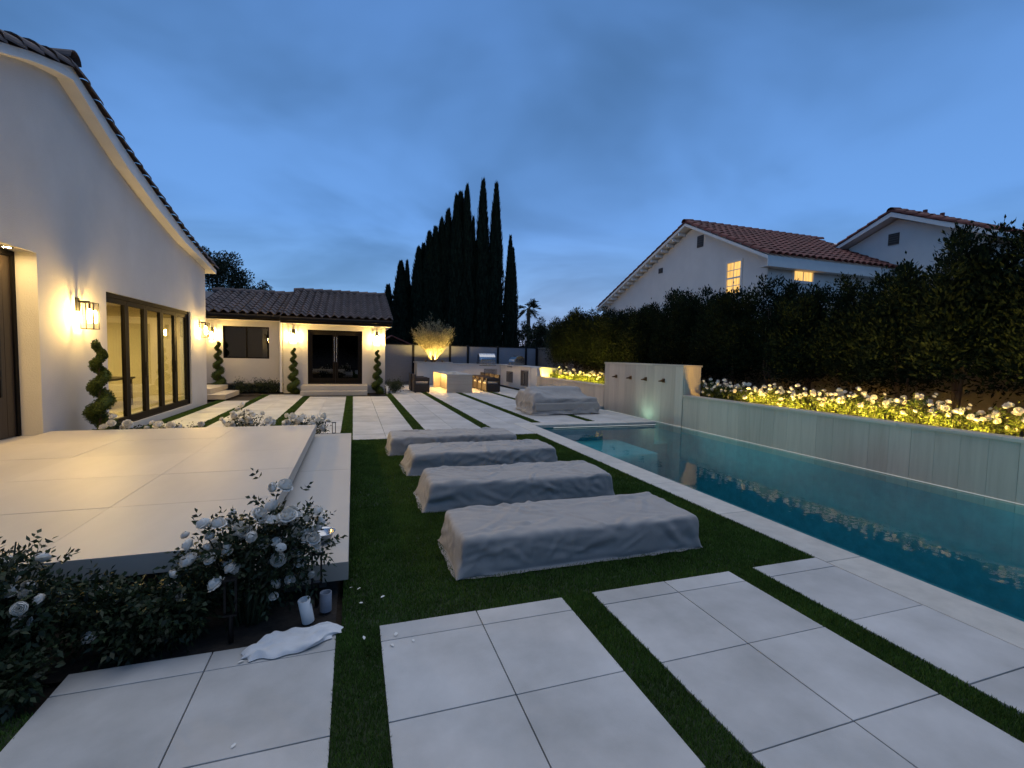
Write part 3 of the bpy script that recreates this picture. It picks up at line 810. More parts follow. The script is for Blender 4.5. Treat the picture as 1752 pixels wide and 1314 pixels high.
# steps
st = thing('entry_steps', 'two broad stone steps below the guest house french doors', 'steps', (-.66, 19.6, 0))
hb(MB().box(-1.86, .52, 18.98, GY - .004, 0.0, .165), 'step', 'terrace_tile', st, bevel=.006)
hb(MB().box(-1.88, .54, 19.42, GY - .004, .17, .345), 'step', 'terrace_tile', st, bevel=.006)
st2 = thing('side_steps', 'two stone steps behind the corner of the main house', 'steps', (-4.6, 19, 0))
hb(MB().box(-6.2, -4.0, 17.75, 19.75, 0.0, .16), 'step', 'terrace_tile', st2, bevel=.006)
hb(MB().box(-6.4, -4.5, 18.05, 20.35, .165, .33), 'step', 'terrace_tile', st2, bevel=.006)

# ------------------------------------------------------------------ wall lanterns
def lantern():
    t = obj('wall_lantern', None)
    MB().box(-.055, .055, -.02, 0, -.02, .20).build('back_plate', 'black_metal', t, bevel=.004)
    MB().box(-.012, .012, -.17, -.02, .13, .155).build('arm', 'black_metal', t)
    fr = MB(); s, cyy = .085, -.165
    for sx in (-1, 1):
        for sy in (-1, 1):
            fr.box(sx * s - .006, sx * s + .006, cyy + sy * s - .006, cyy + sy * s + .006, -.30, .13)
    for z in (-.30, .118):
        fr.box(-s, s, cyy - s - .006, cyy - s + .006, z, z + .012).box(-s, s, cyy + s - .006, cyy + s + .006, z, z + .012)
        fr.box(-s - .006, -s + .006, cyy - s, cyy + s, z, z + .012).box(s - .006, s + .006, cyy - s, cyy + s, z, z + .012)
    MB.build(fr, 'frame', 'black_metal', t)
    MB().box(-s + .02, s - .02, cyy - .05, cyy + .05, .118, .128).build('top_plate', 'black_metal', t)
    MB().tube([(0, cyy, .12), (0, cyy, .02)], .014, 8).build('socket', 'black_metal', t)
    MB().lathe([(.001, -.20), (.018, -.19), (.027, -.16), (.027, -.02), (.016, .01), (.012, .02)], 12, (0, cyy, 0)).build('bulb', 'bulb', t, True)
    gl = MB()
    for sx in (-1, 1):
        gl.box(sx * s - .0015, sx * s + .0015, cyy - s + .007, cyy + s - .007, -.287, .117)
    for sy in (-1, 1):
        gl.box(-s + .007, s - .007, cyy + sy * s - .0015, cyy + sy * s + .0015, -.287, .117)
    gl.build('glass_panes', 'lantern_glass', t)
    return t
lan0 = lantern()
LAN = [((WX, 9.45, 2.23), R_(90), 'black box lantern on the white wall between entry door and folding doors'),
       ((WX, 15.78, 2.28), R_(90), 'black box lantern at the far corner of the main house wall'),
       ((WX, 5.9, 2.23), R_(90), 'black box lantern on the near side of the entry door'),
       ((-2.21, GY, 2.30), 0, 'lantern left of the guest house french doors'),
       ((.92, GY, 2.30), 0, 'lantern right of the guest house french doors'),
       ((-5.15, LY, 2.30), 0, 'lantern left of the guest house window')]
for i, (loc, rz, lab) in enumerate(LAN):
    t = lan0 if i == 0 else copy_tree(lan0)
    t.location, t.rotation_euler = loc, (0, 0, rz)
    tag(t, lab, 'lantern', 'lit box lanterns on the house walls')

# ------------------------------------------------------------------ neighbour house (right, beyond the hedge)
NX = 16.0
nh = thing('neighbour_house', 'white two-storey house with red tile roof beyond the hedge', 'house', (NX, 15, 0))
RY, RZ, EY, EZ, FY, FZe = 19.85, 8.38, 14.75, 5.85, 28.6, 4.95
hb(MB().prism([(15.15, 0), (28.0, 0), (28.0, 5.0), (RY, RZ - .22), (15.15, 5.85)], 'x', NX, NX + .25), 'wall', 'neighbour', nh)
hb(MB().box(NX + .25, 30, 15.15, 15.4, 0, 5.85), 'wall', 'neighbour', nh)
th = .14
nr = hb(MB().prism([(EY, EZ), (RY, RZ), (FY, FZe), (FY, FZe - th), (RY, RZ - th), (EY, EZ - th)], 'x', NX - .45, 30), 'roof', 'trim', nh)
for k in range(18):        # rafter tails under the rake
    yy = RY + .5 + k * .46
    zz = RZ - (yy - RY) * (RZ - FZe) / (FY - RY) - th
    hb(MB().box(NX - .42, NX - .005, yy - .045, yy + .045, zz - .16, zz - .015), 'rafter_tail', 'trim', nr)
hb(MB().box(NX - .44, 30, EY - .02, EY + .02, EZ - .42, EZ - .15), 'fascia', 'trim', nh)
hb(MB().box(NX - .44, 30, EY + .02, 15.145, EZ - .42, EZ - .40), 'soffit', 'trim', nh)
d = Vector((0, RY - EY, RZ - EZ)); Ls = d.length; d.normalize()
nw, nl = .36, Ls / 11
tile_field(nr, (NX - .52, EY - .08, EZ + .01), (1, 0, 0), d, 23, 11, nw, nl, barrel('red', nw * .86, nl + .06, .12, 'red_tile', 6))
d2 = Vector((0, RY - FY, RZ - FZe)); L2 = d2.length; d2.normalize()
tile_field(nr, (NX - .15, FY + .05, FZe + .01), (-1, 0, 0), d2, 1, 20, .36, L2 / 20, barrel('red2', .31, L2 / 20 + .05, .12, 'red_tile', 6))
rc = barrel('redridge', .34, .5, .15, 'red_tile', 6)
for k in range(20):
    t = obj('ridge_tile', rc, nr); t.matrix_basis = Matrix.Translation((NX - .5 + .46 * k + .46, RY, RZ + .05)) @ Matrix.Rotation(R_(90), 4, 'Z')
def lit_window(y0, y1, z0, z1, rows, cols, x=NX, face='x', parent=nh, sash=None):
    def bx(m, a, b, c, d_, o0, o1):
        if face == 'x': return m.box(x - o1, x - o0, a, b, c, d_)
        return m.box(a, b, x - o1, x - o0, c, d_)
    f = .09
    w = MB(); bx(w, y0 - f, y1 + f, z1, z1 + f, .005, .05); bx(w, y0 - f, y1 + f, z0 - f - .03, z0, .005, .07); bx(w, y0 - f, y0, z0, z1, .005, .05); bx(w, y1, y1 + f, z0, z1, .005, .05)
    win = hb(w, 'window', 'trim', parent)
    cw, rh = (y1 - y0) / cols, (z1 - z0) / rows
    mu = MB()
    for i in range(1, cols):
        bx(mu, y0 + cw * i - .014, y0 + cw * i + .014, z0, z1, .010, .028)
    for j in range(1, rows):
        hgt = .035 if rows == 4 and j == 2 else .014
        bx(mu, y0, y1, z0 + rh * j - hgt, z0 + rh * j + hgt, .012, .032)
    hb(mu, 'muntins', 'trim', win)
    for i in range(cols):
        for j in range(rows):
            hb(bx(MB(), y0 + cw * i + .012, y0 + cw * (i + 1) - .012, z0 + rh * j + .012, z0 + rh * (j + 1) - .012, .003, .009), 'pane', 'window_glow', win)
lit_window(16.55, 17.35, 4.62, 6.0, 4, 2)
lit_window(17.4, 18.45, 5.05, 5.72, 1, 2, 15.15, 'y')
def vent(y0, y1, z0, z1, x, parent):
    v = hb(MB().box(x - .03, x - .004, y0, y1, z0, z1), 'vent', 'dark_wood', parent)
    n = max(3, int((z1 - z0) / .1))
    for k in range(n):
        z = z0 + (z1 - z0) * (k + .5) / n
        hb(MB().add([(x - .032, y0 + .02, z - .02), (x - .032, y1 - .02, z - .02), (x - .055, y1 - .02, z - .04), (x - .055, y0 + .02, z - .04)], [(0, 1, 2, 3)]), 'slat', 'block', v)
vent(19.0, 19.42, 7.12, 7.68, NX, nh); vent(22.1, 22.45, 6.35, 6.62, NX, nh)
# second gable, behind
n2 = thing('neighbour_wing', 'second white gable with red tile roof behind the first neighbour roof', 'house', (23, 14, 0))
X2 = 23.0
ay, az_ = 14.85, 8.35
hb(MB().prism([(11.65, 0), (17.0, 0), (17.0, 7.25), (ay, 8.1), (11.65, 6.75)], 'x', X2, X2 + .25), 'wall', 'neighbour', n2)
hb(MB().box(X2 + .25, 32, 11.65, 11.9, 0, 6.7), 'wall', 'neighbour', n2)
nr2 = hb(MB().prism([(11.1, 6.62), (ay, az_), (17.6, 7.2), (17.6, 7.06), (ay, az_ - .2), (11.1, 6.45)], 'x', X2 - .5, 32), 'roof', 'trim', n2)
d = Vector((0, ay - 11.1, az_ - 6.62)); L3 = d.length; d.normalize()
tile_field(nr2, (X2 - .56, 11.04, 6.63), (1, 0, 0), d, 9, 8, .36, L3 / 8, barrel('red3', .31, L3 / 8 + .06, .12, 'red_tile', 6))
d = Vector((0, ay - 17.6, az_ - 7.2)); L4 = d.length; d.normalize()
tile_field(nr2, (X2 - .2, 17.65, 7.21), (-1, 0, 0), d, 1, 6, .36, L4 / 6, barrel('red4', .31, L4 / 6 + .06, .12, 'red_tile', 6))
for k in range(12):
    t = obj('ridge_tile', rc, nr2); t.matrix_basis = Matrix.Translation((X2 - .05 + .46 * k, ay, az_ + .05)) @ Matrix.Rotation(R_(90), 4, 'Z')
vent(14.75, 15.2, 7.0, 7.5, X2, n2)
for o_ in (23.9, 25.1):
    hb(MB().tube([(X2 + o_ - 23 + 1, ay + .1, 8.3), (X2 + o_ - 23 + 1, ay + .1, 8.75)], .09, 8), 'roof_pipe', 'red_tile', n2)

# ------------------------------------------------------------------ draped covers (small cloth relaxation)
def box_shell(sx, sy, sz, h):
    """five-sided box grid (no bottom): verts, quads, index of the hem"""
    nx, ny, nz = max(4, round(sx / h)), max(4, round(sy / h)), max(3, round(sz / h))
    idx, Vv, Ff = {}, [], []
    def vid(i, j, k):
        if (i, j, k) not in idx:
            idx[(i, j, k)] = len(Vv); Vv.append((sx * (i / nx - .5), sy * (j / ny - .5), sz * k / nz))
        return idx[(i, j, k)]
    for i in range(nx):
        for j in range(ny):
            Ff.append((vid(i, j, nz), vid(i + 1, j, nz), vid(i + 1, j + 1, nz), vid(i, j + 1, nz)))
    for k in range(nz):
        for i in range(nx):
            Ff.append((vid(i, 0, k), vid(i + 1, 0, k), vid(i + 1, 0, k + 1), vid(i, 0, k + 1)))
            Ff.append((vid(i + 1, ny, k), vid(i, ny, k), vid(i, ny, k + 1), vid(i + 1, ny, k + 1)))
        for j in range(ny):
            Ff.append((vid(0, j + 1, k), vid(0, j, k), vid(0, j, k + 1), vid(0, j + 1, k + 1)))
            Ff.append((vid(nx, j, k), vid(nx, j + 1, k), vid(nx, j + 1, k + 1), vid(nx, j, k + 1)))
    hem = np.zeros(len(Vv), bool)
    for (i, j, k), v in idx.items():
        if k == 0: hem[v] = True
    return np.array(Vv), np.array(Ff), hem
def drape(sx, sy, sz, bodies, seed, slack=1.05, h=.034, steps=70, iters=5, hem_slack=.97, z_hem=.03):
    """cover of size sx,sy,sz falling on rounded boxes 'bodies' [(cx,cy,cz,hx,hy,hz,r)]"""
    g = np.random.default_rng(seed)
    X, F, hem = box_shell(sx, sy, sz, h)
    E_ = np.concatenate([F[:, [0, 1]], F[:, [1, 2]], F[:, [2, 3]], F[:, [3, 0]]]); E_ = np.unique(np.sort(E_, 1), axis=0)
    Dg = np.concatenate([F[:, [0, 2]], F[:, [1, 3]]])
    con = np.concatenate([E_, Dg]); ne = len(E_)
    rest = np.linalg.norm(X[con[:, 0]] - X[con[:, 1]], axis=1)
    mid = (X[con[:, 0]] + X[con[:, 1]]) / 2
    fld = np.array([1 + .035 * mnoise.noise(Vector((m[0] * 2.2 + seed, m[1] * 2.2, m[2] * 2.2))) for m in mid])
    rest = rest * slack * fld
    hh = hem[con[:, 0]] & hem[con[:, 1]]
    rest[hh] = rest[hh] / slack * hem_slack
    stiff = np.where(np.arange(len(con)) < ne, 1., .5)
    # bending: keep opposite ends of edge pairs apart (soft)
    nb = {}
    for a, b in E_:
        nb.setdefault(a, []).append(b); nb.setdefault(b, []).append(a)
    bend = []
    for c, l in nb.items():
        for i in range(len(l)):
            for j in range(i + 1, len(l)):
                d1, d2 = X[l[i]] - X[c], X[l[j]] - X[c]
                if abs(float(np.dot(d1, d2)) / (np.linalg.norm(d1) * np.linalg.norm(d2))) > .9: bend.append((l[i], l[j]))
    bend = np.array(bend)
    br = np.linalg.norm(X[bend[:, 0]] - X[bend[:, 1]], axis=1) * slack
    con = np.concatenate([con, bend]); rest = np.concatenate([rest, br]); stiff = np.concatenate([stiff, np.full(len(bend), .10)])
    N = len(X); I, J = con[:, 0], con[:, 1]
    cnt = (np.bincount(I, stiff, N) + np.bincount(J, stiff, N))[:, None]
    X = X + g.normal(0, .004, X.shape); X[:, 2] += z_hem
    Vl = np.zeros_like(X)
    for s in range(steps):
        Vl *= .90; Vl[:, 2] -= 9.8 * .012
        P = X + Vl * .012
        for _ in range(iters):
            d_ = P[J] - P[I]; L_ = np.linalg.norm(d_, axis=1) + 1e-9
            c = (d_ * ((L_ - rest) / L_ * .5 * stiff)[:, None])
            upd = np.stack([np.bincount(I, c[:, k], N) - np.bincount(J, c[:, k], N) for k in range(3)], 1)
            P += upd / cnt * 1.7
            for (bx_, by_, bz_, hx, hy, hz, r) in bodies:
                qd = np.abs(P - (bx_, by_, bz_)) - (np.array([hx, hy, hz]) - r)
                ins = np.linalg.norm(np.maximum(qd, 0), axis=1) + np.minimum(qd.max(1), 0) - r
                m_ = ins < 0
                if m_.any():
                    Q = P[m_] - (bx_, by_, bz_); qq = qd[m_]
                    inner = qq.max(1) <= 0
                    base = np.clip(Q, -(np.array([hx, hy, hz]) - r), np.array([hx, hy, hz]) - r)
                    nn = Q - base
                    ax = qq.argmax(1)
                    onehot = np.zeros_like(Q); onehot[np.arange(len(Q)), ax] = np.sign(Q[np.arange(len(Q)), ax])
                    nn = np.where(inner[:, None], onehot, nn)
                    P[m_] += unit(nn) * (-ins[m_])[:, None]
            P[:, 2] = np.maximum(P[:, 2], .008 + (hem * 0))
        Vl = (P - X) / .012; X = P
    ed = np.concatenate([E_, E_[:, ::-1]]); dg = np.bincount(ed[:, 0], minlength=N)[:, None]
    for _ in range(6):          # the hem is stitched flat: relax it
        av = np.stack([np.bincount(ed[:, 0], X[ed[:, 1], k], N) for k in range(3)], 1) / dg
        wgt = np.clip((.16 - X[:, 2:3]) / .12, .06, 1) * .6
        wgt[hem] = .45
        zz_ = X[hem, 2].copy()
        X = X + (av - X) * wgt
        X[hem, 2] = zz_ * .5 + X[hem, 2].mean() * .5
    return X, F
def crease(X, F, seed, amp):
    """soft folds and pressed creases along the cloth's own surface"""
    nf = np.cross(X[F[:, 2]] - X[F[:, 0]], X[F[:, 3]] - X[F[:, 1]])
    N = np.zeros_like(X)
    for k in range(4): np.add.at(N, F[:, k], nf)
    N = unit(N)
    out = np.zeros(len(X))
    for i, p in enumerate(X):
        v = Vector(p)
        w = mnoise.noise_vector(v * 1.4 + Vector((seed, 0, 0))) * .16
        a = v + w
        side = 1 - abs(N[i][2])
        r1 = 1 - abs(mnoise.noise(Vector((a.x * .9 + a.y * .9 + seed, a.y * 3.6 - a.x * 1.1, a.z * 4.5 + a.x * .5))))
        r2 = 1 - abs(mnoise.noise(Vector((a.x * 3.4 - a.y * 1.8, a.y * 2.4 + a.x * 1.6 + seed * 2, a.z * 3))))
        r3 = 1 - abs(mnoise.noise(Vector((a.x * 6, a.y * 7 + seed, a.z * 6))))
        m1 = .35 + .9 * max(0, mnoise.noise(v * 1.3 + Vector((0, seed, 0))) + .35)
        low = mnoise.noise(v * 1.9 + Vector((0, 0, seed)))
        out[i] = amp * ((r1 ** 8) * 1.9 * m1 + (r2 ** 11) * 1.5 * m1 + (r3 ** 9) * .35 * m1 + low * .3 - .4) * (1 + .7 * side) * min(1., .25 + max(0, p[2] - .05) * 8)
    return X + N * out[:, None]
def folds(X, F, seed, hx, hy, top, n_top=46, n_side=44, k=1.):
    """crisp fabric folds: narrow ridges along wandering lines on the top and the hanging sides"""
    g = np.random.default_rng(seed)
    nf = np.cross(X[F[:, 2]] - X[F[:, 0]], X[F[:, 3]] - X[F[:, 1]])
    N = np.zeros_like(X)
    for q_ in range(4): np.add.at(N, F[:, q_], nf)
    N = unit(N)
    side = np.clip((.75 - np.abs(N[:, 2])) / .4, 0, 1)
    d = np.zeros(len(X))
    # slack: the top dips between its supports, the sides hollow inwards
    for i, p in enumerate(X):
        lo_ = mnoise.noise(Vector((p[0] * 1.5 + seed, p[1] * 2.2, 3.1)))
        hi_ = mnoise.noise(Vector((p[0] * 1.9 + seed * 1.7, p[1] * 1.2, p[2] * 2.5)))
        d[i] = k * (.014 * lo_ * (1 - side[i]) - side[i] * .050 * max(0, hi_ + .15) * math.sin(math.pi * min(1, max(0, p[2] / top))))
    lines = []
    cor = [(sx * hx, sy * hy) for sx in (-1, 1) for sy in (-1, 1)]
    for q_ in range(n_top):
        if q_ % 3 == 0:
            cx_0, cy_0 = cor[int(g.integers(0, 4))]; x, y = cx_0 * g.uniform(.75, 1), cy_0 * g.uniform(.7, 1); a = math.atan2(-y * g.uniform(.2, 1.6), -x) + g.uniform(-.2, .2)
        else:
            x, y = g.uniform(-hx, hx), g.uniform(-hy, hy); a = g.choice([0, math.pi]) + g.normal() * .55
        L = g.uniform(.18, .75); pts = []
        for st_ in range(7):
            pts.append((x, y, top)); x += math.cos(a) * L / 6; y += math.sin(a) * L / 6; a += g.normal() * .16
        lines.append((np.array(pts), g.uniform(.018, .040), g.uniform(.010, .025)))
    per = [(2 * hx, 0, -1), (2 * hx, 0, 1), (2 * hy, 1, -1), (2 * hy, 1, 1)]
    for q_ in range(n_side):
        ln, ax, sg = per[int(g.choice(4, p=[.36, .3, .17, .17]))]
        t0 = g.uniform(-.5, .5) * ln; z = top * g.uniform(.55, 1.0); sl = g.normal() * .9; pts = []
        if g.uniform() < .35: sl = g.choice([-1, 1]) * g.uniform(2.0, 4.5)      # long shallow drag folds
        L = g.uniform(.10, .26) * top / .3
        for st_ in range(6):
            f_ = st_ / 5
            tt, zz = t0 + sl * L * f_, max(.02, z - L * f_)
            tt = max(-ln / 2, min(ln / 2, tt + g.normal() * .008))
            pts.append((tt, sg * hy, zz) if ax == 0 else (sg * hx, tt, zz))
        lines.append((np.array(pts), g.uniform(.018, .038), g.uniform(.008, .020)))
    for pts, w, h in lines:
        best = np.full(len(X), 9.); tb_ = np.zeros(len(X)); m_ = len(pts) - 1
        for i in range(m_):
            a_, b_ = pts[i], pts[i + 1]; ab = b_ - a_
            t_ = np.clip(((X - a_) @ ab) / max(1e-9, ab @ ab), 0, 1)
            dd = np.linalg.norm(X - (a_ + t_[:, None] * ab), axis=1)
            c_ = dd < best; best[c_] = dd[c_]; tb_[c_] = (i + t_[c_]) / m_
        tap = np.sin(np.pi * np.clip(tb_ * .9 + .05, 0, 1)) ** .6
        d += k * h * tap * (np.maximum(0, 1 - best / w) ** 1.25 - .45 * np.maximum(0, 1 - np.abs(best - 1.7 * w) / w))
    hemw = np.clip((X[:, 2] - .035) * 14, .15, 1)
    return X + N * (d * hemw)[:, None]
def cover_obj(name, X, F, m, parent, hem_name=None, amp=.013, seed=1.):
    if amp: X = crease(X, F, seed * 3.7, amp)
    me = npmesh(name, X, F, m, smooth=True)
    o = obj(name, me, parent)
    s = o.modifiers.new('smooth', 'SUBSURF'); s.levels = s.render_levels = 1
    return o
LNG = [(1.83, 3.70, .0, 'nearest of the four grey covered sun loungers on the lawn', 21),
       (1.85, 5.22, R_(-1.0), 'second grey covered sun lounger on the lawn, counting from the near one', 22),
       (1.84, 6.80, R_(1.0), 'third grey covered sun lounger on the lawn, counting from the near one', 23),
       (1.66, 8.12, R_(-.5), 'farthest of the four grey covered sun loungers, nearest the paving', 24)]
for i, (lx, ly, rz, lab, sd) in enumerate(LNG):
    t = thing('covered_lounger', lab, 'sun lounger', (lx, ly, -.01), rz, 'covered sun loungers on the lawn')
    bodies = [(0, 0, .165, 1.07, .385, .135, .028)]
    X, F = drape(2.18, .80, .226, bodies, sd, slack=1.02, h=.019, steps=45, z_hem=.07, hem_slack=.985)
    X = folds(X, F, sd, 1.08, .395, .30)
    flare = (.03, .08, .085, .04)[i]          # the loose ends slope out towards the ground
    low_ = np.clip(1 - X[:, 2] / .29, 0, 1) ** .9
    X[:, 0] -= flare * low_ * np.clip((-.80 - X[:, 0]) / .26, 0, 1)
    X[:, 0] += flare * .5 * low_ * np.clip((X[:, 0] - .85) / .22, 0, 1)
    cover_obj('cover', X, F, 'cover', t, amp=.005, seed=sd)
    MB().box(-1.0, 1.0, -.33, .33, .14, .25).build('mattress', 'cushion', t, bevel=.03)
    for xx in (-.9, .9):
        for yy in (-.3, .3):
            MB().box(xx - .03, xx + .03, yy - .03, yy + .03, 0, .14).build('leg', 'black_metal', t)
t = thing('covered_sofa', 'grey covered outdoor sofa on the paving by the pool end', 'sofa', (5.80, 12.72, 0), R_(2), None)
X, F = drape(2.18, 1.0, .70, [(0, -.02, .25, 1.05, .46, .23, .06), (-.12, .24, .39, .86, .2, .37, .08), (-.86, .0, .32, .16, .40, .30, .06)], 31, slack=1.015, h=.045, hem_slack=.985, z_hem=.06)
cover_obj('cover', folds(X, F, 31, 1.05, .5, .62, 40, 60, 1.4), F, 'cover', t, amp=.010, seed=31)
MB().box(-1.0, 1.0, -.5, .45, .12, .34).build('seat', 'cushion', t, bevel=.03)
MB().box(-.95, .85, .26, .46, .34, .6).build('backrest', 'cushion', t, bevel=.03)
for xx in (-.9, .9):
    for yy in (-.42, .38):
        MB().box(xx - .03, xx + .03, yy - .03, yy + .03, 0, .12).build('leg', 'black_metal', t)
t = thing('covered_armchair', 'taupe covered armchair standing behind the left end of the covered sofa', 'armchair', (5.22, 13.60, 0), 0)
X, F = drape(.78, .78, .62, [(0, 0, .31, .34, .34, .31, .05)], 33, slack=1.03, h=.05)
cover_obj('cover', X, F, 'cover', t)
MB().box(-.3, .3, -.3, .3, .10, .5).build('seat', 'cushion', t, bevel=.03)
for xx in (-.28, .28):
    for yy in (-.28, .28):
        MB().box(xx - .025, xx + .025, yy - .025, yy + .025, 0, .10).build('leg', 'black_metal', t)

# ------------------------------------------------------------------ dining table, chairs, outdoor kitchen
t = thing('stone_table', 'long pale stone dining table with warm light under its top', 'table', (4.39, 20.1, 0))
MB().box(-.56, .56, 0, .12, 0, .762).build('end_panel', 'travertine_flat', t, bevel=.004)
MB().box(-.56, .56, 3.6, 3.72, 0, .762).build('end_panel', 'travertine_flat', t, bevel=.004)
MB().box(-.58, .58, -.02, 3.74, .765, .80).build('table_top', 'counter_top', t, bevel=.004)
MB().box(-.22, .22, .13, 3.59, 0, .76).build('base', 'travertine_flat', t)
for sx in (-1, 1):
    MB().box(sx * .40 - .012, sx * .40 + .012, .2, 3.5, .742, .7635).build('light_strip', 'table_led', t)
for sx_, yy in ((-.1, .9), (.15, 1.9), (0, 2.8)):
    pl = thing('place_setting', f'small pale dish on the stone table, {["near end", "middle", "far end"][int(yy)]}', 'dish', (4.39 + sx_, 20.1 + yy, .80), 0, 'dishes on the stone table')
    MB().lathe([(.001, .004), (.09, .004), (.15, .03), (.155, .03), (.095, 0), (.001, 0)], 16).build('dish', 'pvc', pl, True)
def wicker_chair():
    c = obj('wicker_chair', None)
    for sx in (-1, 1):
        MB().box(sx * .30 - .05, sx * .30 + .05, -.32, .32, .48, .64).build('armrest', 'wicker', c, bevel=.015)
        MB().box(sx * .30 - .05, sx * .30 + .05, -.32, .32, .03, .34).build('side_panel', 'wicker', c, bevel=.012)
        MB().box(sx * .30 - .035, sx * .30 + .035, -.31, -.25, .34, .48).build('arm_post', 'wicker', c)
    MB().box(-.349, .349, .26, .34, .035, .78).build('backrest', 'wicker', c, bevel=.02)
    MB().box(-.25, .25, -.32, .26, .06, .36).build('seat_base', 'wicker', c, bevel=.012)
    MB().box(-.245, .245, -.32, .25, .362, .44).build('seat_cushion', 'cushion', c, bevel=.02)
    for sx in (-1, 1):
        for sy in (-1, 1):
            MB().box(sx * .29 - .025, sx * .29 + .025, sy * .28 - .025, sy * .28 + .025, 0, .035).build('foot', 'black_metal', c)
    return c
wc = wicker_chair()
spots = [(2.78, 20.55, R_(90), 'dark wicker armchair on the guest house side of the table, near end'), (2.74, 21.45, R_(90), 'dark wicker armchair on the guest house side of the table, second')] + \
        [(5.95, 20.62 + .86 * k, R_(-90), f'dark wicker armchair on the pool side of the table, {ORD[k]} of four') for k in range(4)]
for i, (x, y, rz, lab) in enumerate(spots):
    c = wc if i == 0 else copy_tree(wc)
    c.location, c.rotation_euler = (x, y, 0), (0, 0, rz)
    tag(c, lab, 'armchair', 'wicker armchairs around the stone table')
# kitchen counter: back run, right leg, end pier
kt = thing('kitchen_counter', 'L-shaped pale stone outdoor kitchen counter at the back', 'counter', (7, 25.5, 0))
hb(MB().box(5.1, 8.75, 25.5, 26.3, 0, 1.10), 'back_run', 'neighbour', kt)
hb(MB().box(5.05, 8.8, 25.45, 26.35, 1.102, 1.15), 'counter_slab', 'counter_top', kt, bevel=.005)
hb(MB().box(7.9, 8.75, 20.75, 25.498, 0, 1.10), 'side_run', 'neighbour', kt)
hb(MB().box(7.85, 8.8, 20.72, 25.448, 1.102, 1.15), 'counter_slab', 'counter_top', kt, bevel=.005)
hb(MB().box(7.93, 8.9, 20.0, 20.745, 0, 1.13), 'end_pier', 'neighbour', kt)
hb(MB().box(6.93, 7.69, 25.47, 25.499, .45, .90), 'drawer_front', 'steel', kt, bevel=.004)
hb(MB().box(7.05, 7.57, 25.44, 25.468, .80, .82), 'drawer_handle', 'dark_steel', kt)
for y0, y1 in ((23.3, 23.8), (23.82, 24.32)):
    dd = hb(MB().box(7.87, 7.899, y0, y1, .25, .82), 'cabinet_door', 'dark_steel', kt, bevel=.004)
    hb(MB().box(7.84, 7.869, y0 + .2, y0 + .3, .70, .73), 'handle', 'steel', dd)
def grill(name, label, loc, rz, w):
    g = thing(name, label, 'grill', loc, rz, 'built-in grills')
    prof = [(-.30, .02), (-.30, .14), (-.28, .30), (-.18, .44), (-.02, .50), (.16, .48), (.27, .38), (.29, .02)]
    MB().prism(prof, 'x', -w / 2, w / 2).build('hood', 'steel', g, bevel=.01)
    MB().box(-w / 2 - .03, w / 2 + .03, -.36, .30, -.20, .018).build('body', 'steel', g, bevel=.006)
    MB().tube([(-w * .38, -.36, .16), (w * .38, -.36, .16)], .014, 8).build('handle', 'dark_steel', g)
    for sx in (-1, 1):
        MB().tube([(sx * w * .34, -.36, .16), (sx * w * .34, -.30, .16)], .010, 6).build('handle_post', 'dark_steel', g)
    for k in range(4):
        xx = (k - 1.5) * w * .22
        MB().tube([(xx, -.40, -.09), (xx, -.36, -.09)], .028, 10).build('knob', 'dark_steel', g)
    return g
grill('gas_grill', 'steel grill with domed hood on the back counter before the fence', (7.15, 25.85, 1.25), 0, .92)
grill('gas_grill', 'steel grill with sloped hood on the side counter, facing the table', (8.27, 23.8, 1.16), R_(-90), .95)
fr_ = thing('beverage_fridge', 'small glass-door fridge set into the side counter end', 'fridge', (7.9, 21.6, 0))
MB().box(-.02, -.002, -.62, .45, .15, .98).build('frame', 'steel', fr_, bevel=.004)
MB().box(-.03, -.021, -.56, -.08, .2, .93).build('pane', 'glass_dark', fr_)
MB().box(-.028, -.021, -.04, .40, .2, .93).build('door', 'dark_wood', fr_)
MB().tube([(-.05, -.1, .3), (-.05, -.1, .85)], .01, 6).build('handle', 'steel', fr_)
# stone planter with the olive tree
op = thing('stone_planter', 'raised pale stone planter holding the lit olive tree', 'planter', (4.2, 26.2, 0))
MB().box(-.95, .92, -.65, .65, 0, 1.15).build('body', 'neighbour', op)
MB().box(-1.0, .97, -.70, -.5, 1.153, 1.22).box(-1.0, .97, .5, .70, 1.153, 1.22).box(-1.0, -.80, -.5, .5, 1.153, 1.22).box(.77, .97, -.5, .5, 1.153, 1.22).build('rim', 'counter_top', op)
MB().box(-.8, .77, -.5, .5, 1.152, 1.19).build('soil', 'soil', op)
bench = thing('stone_ledge', 'low pale stone ledge between planter and counter', 'ledge', (5.0, 25.0, 0))
MB().box(-.5, .6, -.1, .45, 0, .62).build('body', 'neighbour', bench)
MB().box(-.55, .65, -.15, .47, .622, .67).build('slab', 'counter_top', bench, bevel=.004)

# fence
posts = [1.2, 3.2, 5.29, 6.35, 8.18, 9.96, 10.65]
fn = thing('panel_fence', 'grey panel fence with dark posts behind the outdoor kitchen', 'fence', (0, 27, 0))
for x in posts:
    hb(MB().box(x - .06, x + .06, 26.94, 27.06, 0, 2.2), 'post', 'black_metal', fn)
for a, b in zip(posts[:-1], posts[1:]):
    hb(MB().box(a + .07, b - .07, 26.975, 27.025, .08, 2.12), 'panel', 'fence', fn)
    hb(MB().box(a + .062, b - .062, 26.96, 27.04, 2.122, 2.17), 'rail', 'black_metal', fn)

